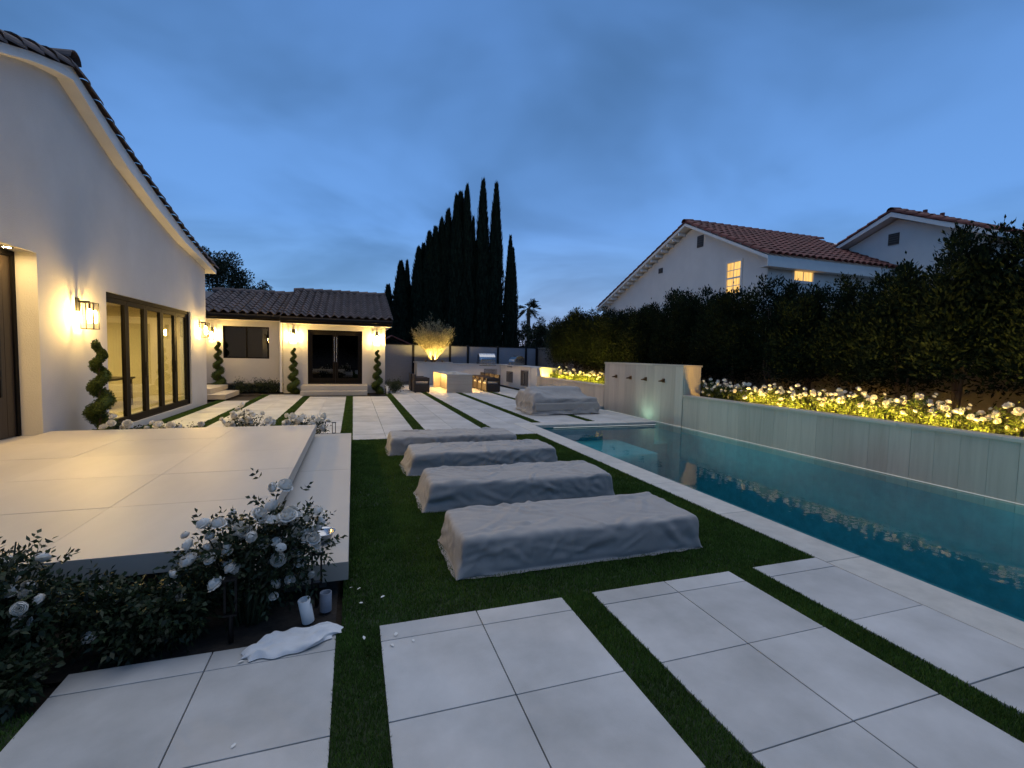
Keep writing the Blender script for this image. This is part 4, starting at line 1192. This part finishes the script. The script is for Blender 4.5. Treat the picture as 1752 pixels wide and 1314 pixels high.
# small building left of the fence
sh = thing('garden_shed', 'small dim brown-roofed shed beyond the guest house', 'shed', (2.4, 30, 0))
hb(MB().box(1.4, 3.7, 29.5, 32, 0, 2.1), 'wall', 'block', sh)
hb(MB().prism([(1.2, 2.1), (2.2, 2.75), (3.9, 2.0), (3.9, 1.92), (2.2, 2.67), (1.2, 2.02)], 'y', 29.3, 32.2), 'roof', 'red_tile', sh)
hb(MB().box(1.9, 2.7, 29.44, 29.498, 0, 1.95), 'door', 'dark_wood', sh)

# ------------------------------------------------------------------ plants
def blossom_mesh(name, rings, seg, m='petal', seed=1):
    """a full rose: rings of cupped petals (count, radius, height, openness, width)"""
    g = random.Random(seed)
    b = MB()
    for rr, (n, r, hgt, op_, wd) in enumerate(rings):
        for k in range(n):
            a = 2 * math.pi * (k + .5 * (rr % 2)) / n + g.uniform(-.2, .2)
            o_ = min(1, max(0, op_ + g.uniform(-.12, .12)))
            vs = []
            for i in range(seg + 1):
                u = i / seg
                rad = r * ((1 - o_) * math.sin(math.pi * (.08 + .62 * u)) + o_ * (.12 + 1.0 * u ** .8))
                zz = hgt * u * (1 - .55 * o_) - (hgt * .25 * o_ * max(0, u - .75) * 4)
                w = wd * math.sin(math.pi * (.14 + .72 * u)) ** .6
                for sgn in (-1, 0, 1):
                    aa = a + sgn * min(1.1, w / max(rad, .010) * .5)
                    k_ = 1 if sgn == 0 else 1.03
                    vs.append((rad * k_ * math.cos(aa), rad * k_ * math.sin(aa), zz - (.05 * hgt * u if sgn else 0)))
            fs = [(i * 3 + q_, i * 3 + q_ + 1, (i + 1) * 3 + q_ + 1, (i + 1) * 3 + q_) for i in range(seg) for q_ in range(2)]
            b.add(vs, fs)
    return b.mesh(name, m, smooth=True, fixn=False)
ROSE = [blossom_mesh('blossom', [(6, .040, .040, .75 - .3 * (s % 2), .046), (6, .036, .046, .35, .042), (5, .030, .050, .1, .036), (4, .020, .050, .0, .028), (3, .011, .048, 0, .02)], 4, seed=s) for s in range(4)]
ROSE_FAR = [blossom_mesh('blossom', [(5, .042, .040, .6, .052), (5, .034, .048, .1, .042), (3, .016, .048, 0, .03)], 3, seed=s) for s in (5, 6)]
def arch(base, tipp, bow, n=7):
    b, t_ = Vector(base), Vector(tipp)
    return [b.lerp(t_, i / (n - 1)) + Vector((0, 0, bow * math.sin(math.pi * i / (n - 1)))) for i in range(n)]
def rose_bush(name, label, cat, loc, rx, ry, hgt, nst, nleaf, nbl, leafL, group, meshes, lm='rose_leaf', seed=0, bl_scale=1., lo=.25, lean=(0, 0), low_blooms=.15, fine=False):
    g = np.random.default_rng(seed + 100)
    t = thing(name, label, cat, loc, 0, group)
    st = MB(); P, D, tips = [], [], []
    per = max(3, nleaf // nst)
    for k in range(nst):
        a = g.uniform(0, 2 * math.pi); rr = math.sqrt(g.uniform(0, 1))
        h_ = hgt * g.uniform(.55, 1.05) * (1 - .35 * rr)
        tipv = np.array([rr * rx * math.cos(a) + lean[0] * h_, rr * ry * math.sin(a) + lean[1] * h_, h_])
        base = np.array([tipv[0] * .25, tipv[1] * .25, 0.])
        path = arch(base, tipv, .12 * hgt * g.uniform(.3, 1.2))
        st.tube(path, [.006 * (1 - .6 * i / 6) + .0012 for i in range(7)], 5, False)
        pa = np.array([tuple(p) for p in path])
        u = lo + (.95 - lo) * np.sqrt(g.uniform(0, 1, per)); seg = np.minimum((u * 6).astype(int), 5); f_ = (u * 6 - seg)[:, None]
        p = pa[seg] * (1 - f_) + pa[seg + 1] * f_
        out = unit(g.normal(size=(per, 3)) + np.array([0, 0, .25]))
        # leaflets sit in groups along short side twigs
        p = p + out * g.uniform(.0, .11 * (hgt / .6), (per, 1))
        if fine:
            q5 = per // 5; tw = unit(out[:q5] + np.array([0, 0, -.15])); sd5 = unit(np.cross(tw, g.normal(size=(q5, 3)))); pt0 = p[:q5]
            for al, sg in ((.035, 1), (.035, -1), (.065, 1), (.065, -1), (.09, 0)):
                P.append(pt0 + tw * al); D.append(tw * (.7 if sg else 1.) + sd5 * sg)
        else:
            P.append(p); D.append(unit(out + g.normal(size=(per, 3)) * .6))
        tips.append((pa[-1], pa[-1] - pa[-2], pa))
    obj('stems', st.mesh('stems', 'stem'), t)
    obj('foliage', leaf_mesh('foliage', np.concatenate(P), np.concatenate(D), leafL, leafL * .52, lm, .12, g), t)
    for k in range(nbl):
        pt, dv, pa = tips[k % len(tips)]
        if k >= len(tips) or g.uniform() < low_blooms:
            i = g.integers(3, 7); pt = pa[i] + unit(g.normal(size=(1, 3)))[0] * .09 * (hgt / .6)
        else:
            pt = pt + g.normal(size=3) * .014 + np.array([0, -.035, .065])
        dr_ = Vector(dv).normalized() * .6 + Vector(g.normal(size=3)) * .55 + Vector((-.1, -.35, .55))
        o = obj('blossom', meshes[int(g.integers(0, len(meshes)))], t, tuple(pt))
        o.rotation_euler = dr_.to_track_quat('Z', 'Y').to_euler()
        s = bl_scale * g.uniform(.55, 1.2); o.scale = (s, s, s)
    return t
# near rose bushes in front of the terrace
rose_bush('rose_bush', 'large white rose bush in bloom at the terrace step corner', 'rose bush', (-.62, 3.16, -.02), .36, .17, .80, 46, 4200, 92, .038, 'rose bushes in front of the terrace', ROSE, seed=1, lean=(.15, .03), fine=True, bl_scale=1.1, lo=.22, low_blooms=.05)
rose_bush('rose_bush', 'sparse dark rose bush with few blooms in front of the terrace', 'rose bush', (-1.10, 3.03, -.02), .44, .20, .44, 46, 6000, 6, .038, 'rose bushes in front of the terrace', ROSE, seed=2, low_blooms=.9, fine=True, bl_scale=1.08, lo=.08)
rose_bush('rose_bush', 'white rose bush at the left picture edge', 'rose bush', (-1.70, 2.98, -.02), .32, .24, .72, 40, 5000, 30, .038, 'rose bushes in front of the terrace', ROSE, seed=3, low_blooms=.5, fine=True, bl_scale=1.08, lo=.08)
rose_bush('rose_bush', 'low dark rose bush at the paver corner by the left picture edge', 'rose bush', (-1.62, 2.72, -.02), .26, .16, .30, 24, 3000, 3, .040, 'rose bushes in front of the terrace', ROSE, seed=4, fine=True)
# rose clumps behind the terrace
for i, (x, y, rx, hh, nb_, lab) in enumerate([(-3.55, 9.15, .28, .52, 12, 'white rose bush below the spiral topiary behind the terrace'), (-1.78, 9.25, .45, .62, 34, 'white rose bush in the middle behind the terrace'), (-.78, 9.2, .40, .60, 26, 'white rose bush behind the terrace corner, next to the step'), (-2.7, 9.25, .35, .46, 4, 'leafy rose bush with few blooms behind the terrace'), (-3.0, 9.1, .25, .50, 6, 'small white rose bush behind the terrace, before the folding doors')]):
    rose_bush('rose_bush', lab, 'rose bush', (x, y, -.02), rx, .22, hh, 26, 900, nb_, .045, 'rose bushes behind the terrace', ROSE_FAR, seed=20 + i, bl_scale=1.5)
# the lit bed along the pool
nb_bed = 15
for i in range(nb_bed):
    y = 2.6 + i * .51
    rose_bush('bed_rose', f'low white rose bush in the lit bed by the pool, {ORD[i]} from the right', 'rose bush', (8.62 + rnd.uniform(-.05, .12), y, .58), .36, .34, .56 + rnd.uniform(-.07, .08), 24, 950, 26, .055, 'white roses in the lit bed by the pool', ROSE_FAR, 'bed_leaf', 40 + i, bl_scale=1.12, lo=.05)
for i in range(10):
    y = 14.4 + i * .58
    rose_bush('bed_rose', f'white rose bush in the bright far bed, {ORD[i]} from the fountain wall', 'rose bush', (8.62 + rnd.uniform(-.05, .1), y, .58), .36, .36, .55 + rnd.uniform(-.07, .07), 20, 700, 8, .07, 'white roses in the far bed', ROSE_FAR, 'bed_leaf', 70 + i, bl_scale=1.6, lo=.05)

def spiral_topiary(label, loc, H, r0, turns, seed):
    g = np.random.default_rng(seed)
    t = thing('spiral_topiary', label, 'topiary', loc, g.uniform(0, 6), 'spiral topiaries beside the doors')
    MB().tube([(0, 0, 0), (.006, .004, H * .5), (0, 0, H * .95)], [.022, .017, .008], 7).build('trunk', 'bark', t)
    n = int(8000 * H / 1.4)
    u = g.uniform(0, 1, n) ** 1.15
    ang = (u + .5 * u * u) / 1.5 * turns * 2 * math.pi
    taper = 1 - .70 * u
    rad = r0 * .50 * taper; tube = r0 * .80 * taper * (1 - .22 * u)
    c = np.c_[rad * np.cos(ang), rad * np.sin(ang), .06 + u * (H - .08)]
    off = unit(g.normal(size=(n, 3))) * (tube * g.uniform(.72, 1.02, n))[:, None]
    off[:, 2] *= .92
    obj('foliage', leaf_mesh('foliage', c + off * .9, unit(off) + g.normal(size=(n, 3)) * .5, .030, .018, 'topiary_leaf', 0, g), t)
    # dense inner core so that no light shows through
    k = 90; uu = np.linspace(0, 1, k); aa = (uu + .5 * uu * uu) / 1.5 * turns * 2 * math.pi; tp = 1 - .70 * uu
    MB().tube([(r0 * .50 * tp[i] * math.cos(aa[i]), r0 * .50 * tp[i] * math.sin(aa[i]), .06 + uu[i] * (H - .08)) for i in range(k)], [r0 * .60 * tp[i] * (1 - .22 * uu[i]) for i in range(k)], 7).build('inner_growth', 'topiary_leaf', t, True)
spiral_topiary('spiral topiary under the lantern by the folding doors', (-3.86, 9.28, -.02), 1.76, .24, 4.2, 1)
spiral_topiary('spiral topiary left of the guest house window', (-4.86, 20.55, -.02), 1.95, .27, 5.0, 2)
spiral_topiary('spiral topiary left of the french doors', (-2.17, 19.85, -.02), 1.78, .24, 5.0, 3)
spiral_topiary('spiral topiary right of the french doors', (.93, 19.85, -.02), 1.78, .24, 5.0, 4)

def shrub(name, label, loc, rx, ry, h, n, L, m, seed, cat='shrub', group=None):
    g = np.random.default_rng(seed)
    t = thing(name, label, cat, loc, 0, group)
    nst = 16; st = MB(); P, D = [], []
    for k in range(nst):
        a = g.uniform(0, 6.28); r = math.sqrt(g.uniform())
        tv = np.array([rx * r * math.cos(a), ry * r * math.sin(a), h * (1 - .45 * r * r) * g.uniform(.75, 1.1)])
        st.tube(arch((tv[0] * .2, tv[1] * .2, 0), tv, .06), .006, 4, False)
        m_ = n // nst
        u = np.sqrt(g.uniform(.05, 1, m_))[:, None]
        P.append(np.array([tv[0] * .2, tv[1] * .2, 0]) * (1 - u) + tv * u + g.normal(size=(m_, 3)) * .07); D.append(g.normal(size=(m_, 3)) + np.array([0, 0, .8]))
    obj('stems', st.mesh('stems', 'stem'), t)
    obj('foliage', leaf_mesh('foliage', np.concatenate(P), np.concatenate(D), L, L * .35, m, 0, g), t)
    return t
for i, (x, lab) in enumerate(((-4.05, 'left'), (-3.5, 'middle'), (-2.98, 'right'))):
    shrub('lavender_shrub', f'low bushy shrub under the guest house window, {lab} of three', (x, 20.5, 0), .34, .25, .5, 1500, .06, 'shrub_leaf', 200 + i, 'shrub', 'shrubs under the guest house window')
shrub('corner_shrub', 'rounded low shrub at the right corner of the guest house', (1.6, 20.1, 0), .38, .3, .58, 2200, .06, 'shrub_leaf', 210)
pp = thing('vent_pipe', 'short white pipe stub at the guest house corner', 'pipe', (1.3, 19.5, 0))
MB().tube([(0, 0, 0), (0, 0, .3)], .04, 12).build('pipe', 'pvc', pp, True)
MB().tube([(0, 0, .302), (0, 0, .33)], .048, 12).build('cap', 'pvc', pp, True)

# hedge of tall shrubs behind the bed: three crown shapes, each placed several times
def hedge_crown(seed, n=21000, H=3.2):
    g = np.random.default_rng(seed)
    P, D = [], []
    lead = 11
    for k in range(lead):
        a = g.uniform(0, 6.28); r = math.sqrt(g.uniform()) * .42
        x0, y0 = r * math.cos(a), r * math.sin(a)
        top = H * g.uniform(.66, 1.06) * (1 - .18 * (r / .46))
        lowz = g.uniform(.75, 1.25)
        nc = 15
        for c in range(nc):
            z = lowz + (top - lowz) * (c + g.uniform(0, 1)) / nc
            sp = .20 * (1.15 - .75 * max(0, (z - .55 * top) / (.45 * top)))
            cx, cy2 = x0 + g.normal() * .14, y0 + g.normal() * .14
            m_ = n // (lead * nc)
            o = g.normal(size=(m_, 3)) * np.array([sp, sp, sp * 1.25]) * .72
            P.append(np.array([cx, cy2, z]) + o); D.append(unit(o) * .8 + np.array([0, 0, .8]) + g.normal(size=(m_, 3)) * .35)
    return leaf_mesh('crown', np.concatenate(P), np.concatenate(D), .085, .030, 'hedge_leaf', .05, g)
def hedge_trunk(seed):
    g = np.random.default_rng(seed); b = MB()
    for k in range(4):
        a = g.uniform(0, 6.28); r = g.uniform(.05, .35)
        tp = (r * math.cos(a), r * math.sin(a), g.uniform(1.8, 2.8))
        b.tube([(tp[0] * .15, tp[1] * .15, -.02), (tp[0] * .5 + g.normal() * .04, tp[1] * .5 + g.normal() * .04, tp[2] * .35), (tp[0] * .85, tp[1] * .85, tp[2] * .7), tp], [.028, .022, .015, .006], 6)
    return b.mesh('trunk', 'bark', True)
HC = [hedge_crown(300 + k) for k in range(4)]; HT = [hedge_trunk(310 + k) for k in range(4)]
ny_ = 20
for i in range(ny_):
    y = 2.2 + i * .98 + rnd.uniform(-.12, .12)
    t = thing('hedge_tree', f'tall dark evergreen hedge tree behind the rose bed, {ORD[i]} from the right', 'hedge tree', (9.75 + rnd.uniform(-.12, .15), y, .6), rnd.uniform(0, 6.28), 'evergreen hedge trees behind the rose beds')
    s = rnd.uniform(.93, 1.06); t.scale = (1.08, 1.08, s * (1.10 if i == 1 else 1.05 if i < 5 else .98 if i < 10 else 1.03))
    k = i % 4
    obj('crown', HC[k], t); obj('trunk', HT[k], t)

# planting behind the viewer, seen as the dark reflection in the doors
rw = thing('rear_wall', 'block wall behind the viewpoint', 'wall')
hb(MB().box(-12, 12, -9.3, -9.1, -.05, 2.0), 'wall_face', 'block', rw)
for i in range(9):
    t = thing('rear_tree', f'tall evergreen tree behind the viewpoint, {ORDL[i]} in its row', 'tree', (-9.5 + 2.5 * i, -10.4 + rnd.uniform(-.4, .4), 0), rnd.uniform(0, 6), 'evergreens behind the viewpoint')
    t.scale = (3.0, 3.0, rnd.uniform(1.5, 2.0))
    obj('crown', HC[i % 4], t); obj('trunk', HT[i % 4], t)

# cypresses in the distance
def cypress_mesh(seed, top=.5, n=3600):
    g = np.random.default_rng(seed)
    u = g.uniform(0, 1, n) ** .85
    prof = lambda u: np.where(u < .12, .55 + .45 * u / .12, (1 - ((u - .12) / .88) ** 1.7) ** .9 * (1 - .12) + .06)
    a = g.uniform(0, 2 * math.pi, n)
    lob = 1 + .16 * np.sin(a * 5 + seed) * np.sin(u * 23 + a * 2) + .10 * g.normal(size=n)
    r = prof(u) * lob * g.uniform(.86, 1.02, n)
    P = np.c_[r * np.cos(a), r * np.sin(a), u]
    D = np.c_[np.cos(a) * .03, np.sin(a) * .03, np.full(n, 1.)]
    P[:, :2] *= 1.0
    D = np.c_[np.cos(a) * .45, np.sin(a) * .45, g.uniform(.03, .07, n)]
    # written in unit space (radius 1, height 1): leaves are stretched upright by the scale
    S = np.c_[-np.sin(a), np.cos(a), np.zeros(n)]
    w = g.uniform(.06, .13, n)[:, None]; l = g.uniform(.02, .05, n)[:, None]
    out = np.c_[np.cos(a), np.sin(a), np.zeros(n)] * g.uniform(.02, .16, n)[:, None]
    V = np.stack([P - S * w, P + out * .6 + np.c_[np.zeros((n, 2)), l * .5] - S * w * .4, P + out + np.c_[np.zeros((n, 2)), l], P + S * w], 1).reshape(-1, 3)
    F = np.arange(4 * n).reshape(n, 4)
    # solid core
    m = 12; zs = np.linspace(0, .97, 24); cv_, cf = [], []
    for z in zs:
        rr = float(prof(np.array([z]))[0]) * .86
        for k in range(m):
            q_ = 2 * math.pi * k / m; f_ = 1 + .12 * math.sin(q_ * 5 + seed) * math.sin(z * 23 + q_ * 2)
            cv_.append((rr * f_ * math.cos(q_), rr * f_ * math.sin(q_), z))
    for i in range(23):
        for k in range(m):
            cf.append((i * m + k, i * m + (k + 1) % m, (i + 1) * m + (k + 1) % m, (i + 1) * m + k))
    F2 = np.array(cf) + len(V)
    return npmesh('crown', np.concatenate([V, np.array(cv_)]), np.concatenate([F, F2]), 'cypress_leaf')
CY = [cypress_mesh(400 + k) for k in range(4)]
trk = MB().tube([(0, 0, -.02), (0, 0, .5), (0, 0, 1.0)], [.2, .14, .05], 8).mesh('trunk', 'bark', True)
cyp = [(3.05, 7.8, .55), (4.15, 9.9, .62), (4.75, 10.05, .38), (5.75, 11.3, .62), (6.25, 11.7, .6), (6.7, 12.7, .62), (7.3, 13.2, .65), (7.95, 14.2, .62), (8.55, 15.0, .65), (9.2, 16.2, .62), (9.75, 16.75, .7), (10.22, 17.35, .55), (10.95, 14.6, .5), (11.85, 18.1, .80), (13.15, 17.85, .80), (14.55, 13.1, .55), (15.15, 12.1, .6), (8.3, 12.0, .9), (12.4, 13.0, .9), (6.6, 9.5, .9)]
for i, (x, h, r) in enumerate(cyp):
    t = thing('cypress_tree', f'dark slender cypress in the far row, {ORDL[i]} in order' if i < 17 else f'shorter dark cypress filling the row behind, {["middle", "right", "left"][i - 17]}', 'cypress tree', (x, 45 + rnd.uniform(-.5, .5) + (1.2 if i > 16 else 0), 0), rnd.uniform(0, 6), 'cypresses in the distance')
    obj('crown', CY[i % 4], t, (0, 0, .5), None, (r * (1.75 if i < 12 or i > 16 else 1.3),) * 2 + (h - .5,)); obj('trunk', trk, t)

# broadleaf trees in the background
def leafy_tree(label, loc, H, R, n, L, m, seed, trunk_h=.4, name='leafy_tree', group=None, up=0., bark='bark', cat='tree', clumps=26, flat=1.):
    g = np.random.default_rng(seed)
    t = thing(name, label, cat, loc, 0, group)
    b = MB(); th_ = H * trunk_h
    b.tube([(0, 0, -.02), (g.normal() * .06, g.normal() * .06, th_ * .5), (0, 0, th_)], [R * .10, R * .075, R * .06], 9)
    P, D = [], []
    for k in range(clumps):
        v = unit(g.normal(size=(1, 3)))[0] * g.uniform(.25, 1) ** .5
        c = np.array([v[0] * R, v[1] * R, th_ + (H - th_) * (.5 + .5 * v[2] * flat)])
        b.tube(arch((0, 0, th_ * .95), tuple(c), .08 * R, 5), [R * .035, R * .026, R * .018, R * .012, R * .006], 5, False)
        s = R * g.uniform(.16, .32); m_ = n // clumps
        o = unit(g.normal(size=(m_, 3))) * (s * 1.25 * g.uniform(.05, 1, (m_, 1)) ** .5)
        P.append(c + o); D.append(unit(o) + g.normal(size=(m_, 3)) * .6 + np.array([0, 0, up]))
    obj('trunk', b.mesh('trunk', bark, True), t)
    obj('crown', leaf_mesh('crown', np.concatenate(P), np.concatenate(D), L, L * .5, m, 0, g), t)
    return t
leafy_tree('dark broadleaf tree behind the guest house roof', (-8.9, 38, 0), 8.5, 2.1, 20000, .15, 'tree_leaf', 501, .30, clumps=46)
leafy_tree('smaller dark tree right of the broadleaf tree behind the guest house', (-6.7, 39, 0), 7.0, 1.0, 6000, .13, 'tree_leaf', 502, .35)
for i, (x, y, h, r) in enumerate([(17.3, 47, 5.6, 1.5), (20.2, 48, 6.6, 1.7), (22.3, 46, 6.1, 1.6), (24.6, 48, 6.2, 1.7), (17.2, 36, 5.0, 1.6), (12.6, 31, 3.9, 1.4), (14.2, 33, 4.2, 1.5)]):
    leafy_tree(f'dark tree on the skyline between cypresses and hedge, {ORDL[i]} in order', (x, y, 0), h, r, 6000, .16, 'tree_leaf', 510 + i, .2, group='trees on the skyline')
# far palm
pm = thing('palm_tree', 'small dark palm on the skyline right of the cypresses', 'palm tree', (18.6, 50, 0))
MB().tube([(0, 0, 0), (.1, 0, 3.5), (.05, 0, 7.0)], [.28, .22, .2], 10).build('trunk', 'bark', pm, True)
g = np.random.default_rng(77); P, D, W_ = [], [], []
fr = MB()
for k in range(34):
    a = g.uniform(0, 6.28); el = g.uniform(-.7, 1.2); L = g.uniform(1.0, 1.35)
    dv = np.array([math.cos(a) * math.cos(el), math.sin(a) * math.cos(el), math.sin(el)])
    path = [np.array([.05, 0, 7.0]) + dv * L * u - np.array([0, 0, .35 * u * u]) for u in (0, .35, .7, 1)]
    fr.tube([tuple(p) for p in path], [.02, .015, .01, .005], 4, False)
    for u in np.linspace(.35, 1, 12):
        p = np.array([.05, 0, 7.0]) + dv * L * u - np.array([0, 0, .35 * u * u])
        for s in (-1, 1):
            P.append(p); D.append(dv * .8 + s * np.cross(dv, [0, 0, 1.]) * .6 + g.normal(size=3) * .15)
MB.build(fr, 'frond_ribs', 'stem', pm)
obj('fronds', leaf_mesh('fronds', np.array(P), np.array(D), .5, .07, 'tree_leaf', .2, g), pm)

# lit olive tree
t = thing('olive_tree', 'feathery olive tree lit warm from below in the stone planter', 'olive tree', (4.2, 26.2, 1.19))
g = np.random.default_rng(88); b = MB(); P, D = [], []
for k in range(5):
    a = k * 1.26 + g.uniform(-.2, .2)
    b.tube([(.05 * math.cos(a), .05 * math.sin(a), -.02), (.22 * math.cos(a), .2 * math.sin(a), .25), (.34 * math.cos(a), .3 * math.sin(a), .7), (.4 * math.cos(a), .35 * math.sin(a), 1.1)], [.05, .04, .028, .016], 7)
for k in range(230):
    a = g.uniform(0, 6.28); r = math.sqrt(g.uniform()) ; z0 = g.uniform(.35, .85)
    ln = (2.1 - .9 * r) * g.uniform(.55, 1.0)
    p0 = np.array([.30 * math.cos(a) * r, .28 * math.sin(a) * r, z0])
    dv = np.array([math.cos(a) * r * .72, math.sin(a) * r * .7, 1.]); dv /= np.linalg.norm(dv)
    p1 = p0 + dv * ln + np.array([math.cos(a) * .28 * r, math.sin(a) * .28 * r, 0])
    b.tube([tuple(p0), tuple((p0 + p1) / 2 + g.normal(size=3) * .03), tuple(p1)], [.009, .006, .002], 4, False)
    u = g.uniform(.1, 1, 42)[:, None]
    P.append(p0 * (1 - u) + p1 * u + g.normal(size=(42, 3)) * .03); D.append(dv * .9 + g.normal(size=(42, 3)) * .55)
obj('trunk', b.mesh('trunk', 'olive_bark', True), t)
obj('crown', leaf_mesh('crown', np.concatenate(P), np.concatenate(D), .13, .022, 'olive_leaf', 0, g), t)
for i, (dx, dy) in enumerate(((-.45, -.30), (.45, -.32), (0, -.36))):
    s = thing('tree_uplight', f'small bronze uplight at the foot of the olive tree, {["left", "right", "middle"][i]}', 'spotlight', (4.2 + dx, 26.2 + dy, 1.19), 0, 'uplights under the olive tree')
    MB().lathe([(.03, 0), (.035, .06), (.05, .07), (.05, .11), (.044, .11)], 12).build('housing', 'shade_brass', s, True)
    MB().lathe([(.044, .10), (.02, .103), (.001, .104)], 12).build('lens', 'olive_lamp', s)

# ------------------------------------------------------------------ small things in the foreground
bo = thing('metal_bowl', 'steel pet bowl on the terrace step', 'bowl', (-.225, 3.78, .2052))
MB().lathe([(.001, .004), (.055, .004), (.062, .012), (.088, .072), (.098, .078), (.099, .082), (.094, .083), (.082, .072), (.056, .018), (.001, .014)], 28).build('bowl', 'steel', bo, True)
g = random.Random(5)
tw = MB(); nx_, ny2 = 34, 22
vs = []
for j in range(ny2 + 1):
    for i in range(nx_ + 1):
        u, v = i / nx_ * 2 - 1, j / ny2 * 2 - 1
        rr = math.sqrt(u * u * .5 + v * v * .5)
        x = u * .25 * (1 - .18 * v * v) + .04 * mnoise.noise(Vector((u * 2, v * 2, 3)))
        y = v * .115 * (1 - .35 * u * u) + .05 * u + .03 * mnoise.noise(Vector((u * 2, v * 2, 9)))
        e = max(0, 1 - max(abs(u), abs(v)) ** 6)
        z = .006 + e * (.020 + .05 * abs(mnoise.noise(Vector((u * 1.6 + .3 * v, v * 2.2, 5)))) + .022 * mnoise.noise(Vector((u * 4, v * 4, 1))))
        vs.append((x, y, max(.004, z)))
fs = [(j * (nx_ + 1) + i, j * (nx_ + 1) + i + 1, (j + 1) * (nx_ + 1) + i + 1, (j + 1) * (nx_ + 1) + i) for j in range(ny2) for i in range(nx_)]
tag(tw.add(vs, fs).build('towel', 'towel', smooth=True, loc=(-.315, 2.83, 0)), 'crumpled white cloth lying at the edge of the near pavers', 'towel')
tu = thing('white_tube', 'short white plastic tube leaning beside the cloth and rose bed', 'tube', (-.26, 3.06, -.01))
tu.rotation_euler = (R_(6), R_(-9), 0)
MB().lathe([(.036, 0), (.036, .15), (.030, .15), (.030, .01)], 20).build('wall', 'pvc', tu, True)
MB().lathe([(.030, .012), (.001, .012)], 20).build('base', 'pvc', tu)
tu2 = thing('grey_tube', 'second dimmer tube standing right behind the white one', 'tube', (-.165, 3.16, -.01))
MB().lathe([(.036, 0), (.036, .12), (.030, .12), (.030, .01)], 20).build('wall', 'fence', tu2, True)
MB().lathe([(.030, .012), (.001, .012)], 20).build('base', 'fence', tu2)
def path_light(label, loc, h):
    p = thing('path_light', label, 'path light', loc, 0, 'unlit black path lights')
    for sx in (-1, 1):
        MB().box(sx * .028 - .006, sx * .028 + .006, -.006, .006, h * .45, h - .012).build('post', 'black_metal', p)
    MB().box(-.04, .04, -.03, .03, h - .012, h).build('cap', 'black_metal', p, bevel=.003)
    MB().box(-.034, .034, -.02, .02, h * .42, h * .45).build('collar', 'black_metal', p)
    MB().tube([(0, 0, 0), (0, 0, h * .42)], .014, 8).build('stake', 'black_metal', p)
path_light('unlit black path light by the terrace step, nearest', (-.225, 3.26, -.02), .36)
path_light('unlit black path light behind the far terrace step corner', (-.34, 9.35, -.02), .36)
path_light('unlit black path light among the near roses', (-.66, 2.97, -.02), .38)
bg_ = thing('plastic_bag', 'dark blue plastic bag in the bed at the left picture edge', 'bag', (-1.72, 2.86, -.01))
vs, fs = [], []
for j in range(9):
    for i in range(16):
        a = 2 * math.pi * i / 16; v = j / 8
        r = .11 * math.sin(math.pi * (.12 + .8 * v)) * (1 + .3 * mnoise.noise(Vector((math.cos(a) * 2, math.sin(a) * 2, v * 4))))
        vs.append((r * math.cos(a), r * math.sin(a), .11 * v))
for j in range(8):
    for i in range(16):
        fs.append((j * 16 + i, j * 16 + (i + 1) % 16, (j + 1) * 16 + (i + 1) % 16, (j + 1) * 16 + i))
MB().add(vs, fs).build('sack', 'blue_plastic', bg_, True)
MB().tube([(-.02, 0, .105), (0, .01, .14), (.03, 0, .15)], [.02, .012, .02], 8).build('knot', 'blue_plastic', bg_, True)
pet = MB().add([(-.02, 0, 0), (-.008, .010, .006), (.012, .008, .008), (.02, 0, .004), (.008, -.010, .005), (-.010, -.009, .004)], [(0, 1, 2, 3, 4, 5)]).mesh('fallen_petal', 'petal')
PETS = [(-.01, 3.36, .02), (.04, 3.33, .02), (.05, 3.13, .02), (.19, 3.17, .02), (.06, 2.73, .02), (-.47, 2.13, .004), (.33, 2.65, .004), (.21, 2.64, .004), (.24, 2.74, .004), (-.56, 2.72, .004)]
PLAB = ['on the turf beside the step corner, left of a pair', 'on the turf beside the step corner, right of a pair', 'alone on the turf strip below the step corner', 'on the lawn edge right of the strip', 'on the grass strip level with the cloth, largest', 'on the left paver joint near the bottom edge', 'on the paver right of the strip, rightmost', 'on the paver right of the strip, middle one', 'at the paver corner by the lawn', 'on the left paver left of the cloth']
for i, (x, y, z) in enumerate(PETS):
    p = obj('fallen_petal', pet, None, (x, y, z), (rnd.uniform(-.3, .3), rnd.uniform(-.3, .3), rnd.uniform(0, 6)), rnd.uniform(.6, 1.1))
    tag(p, 'white petal ' + PLAB[i], 'petal', 'fallen rose petals')
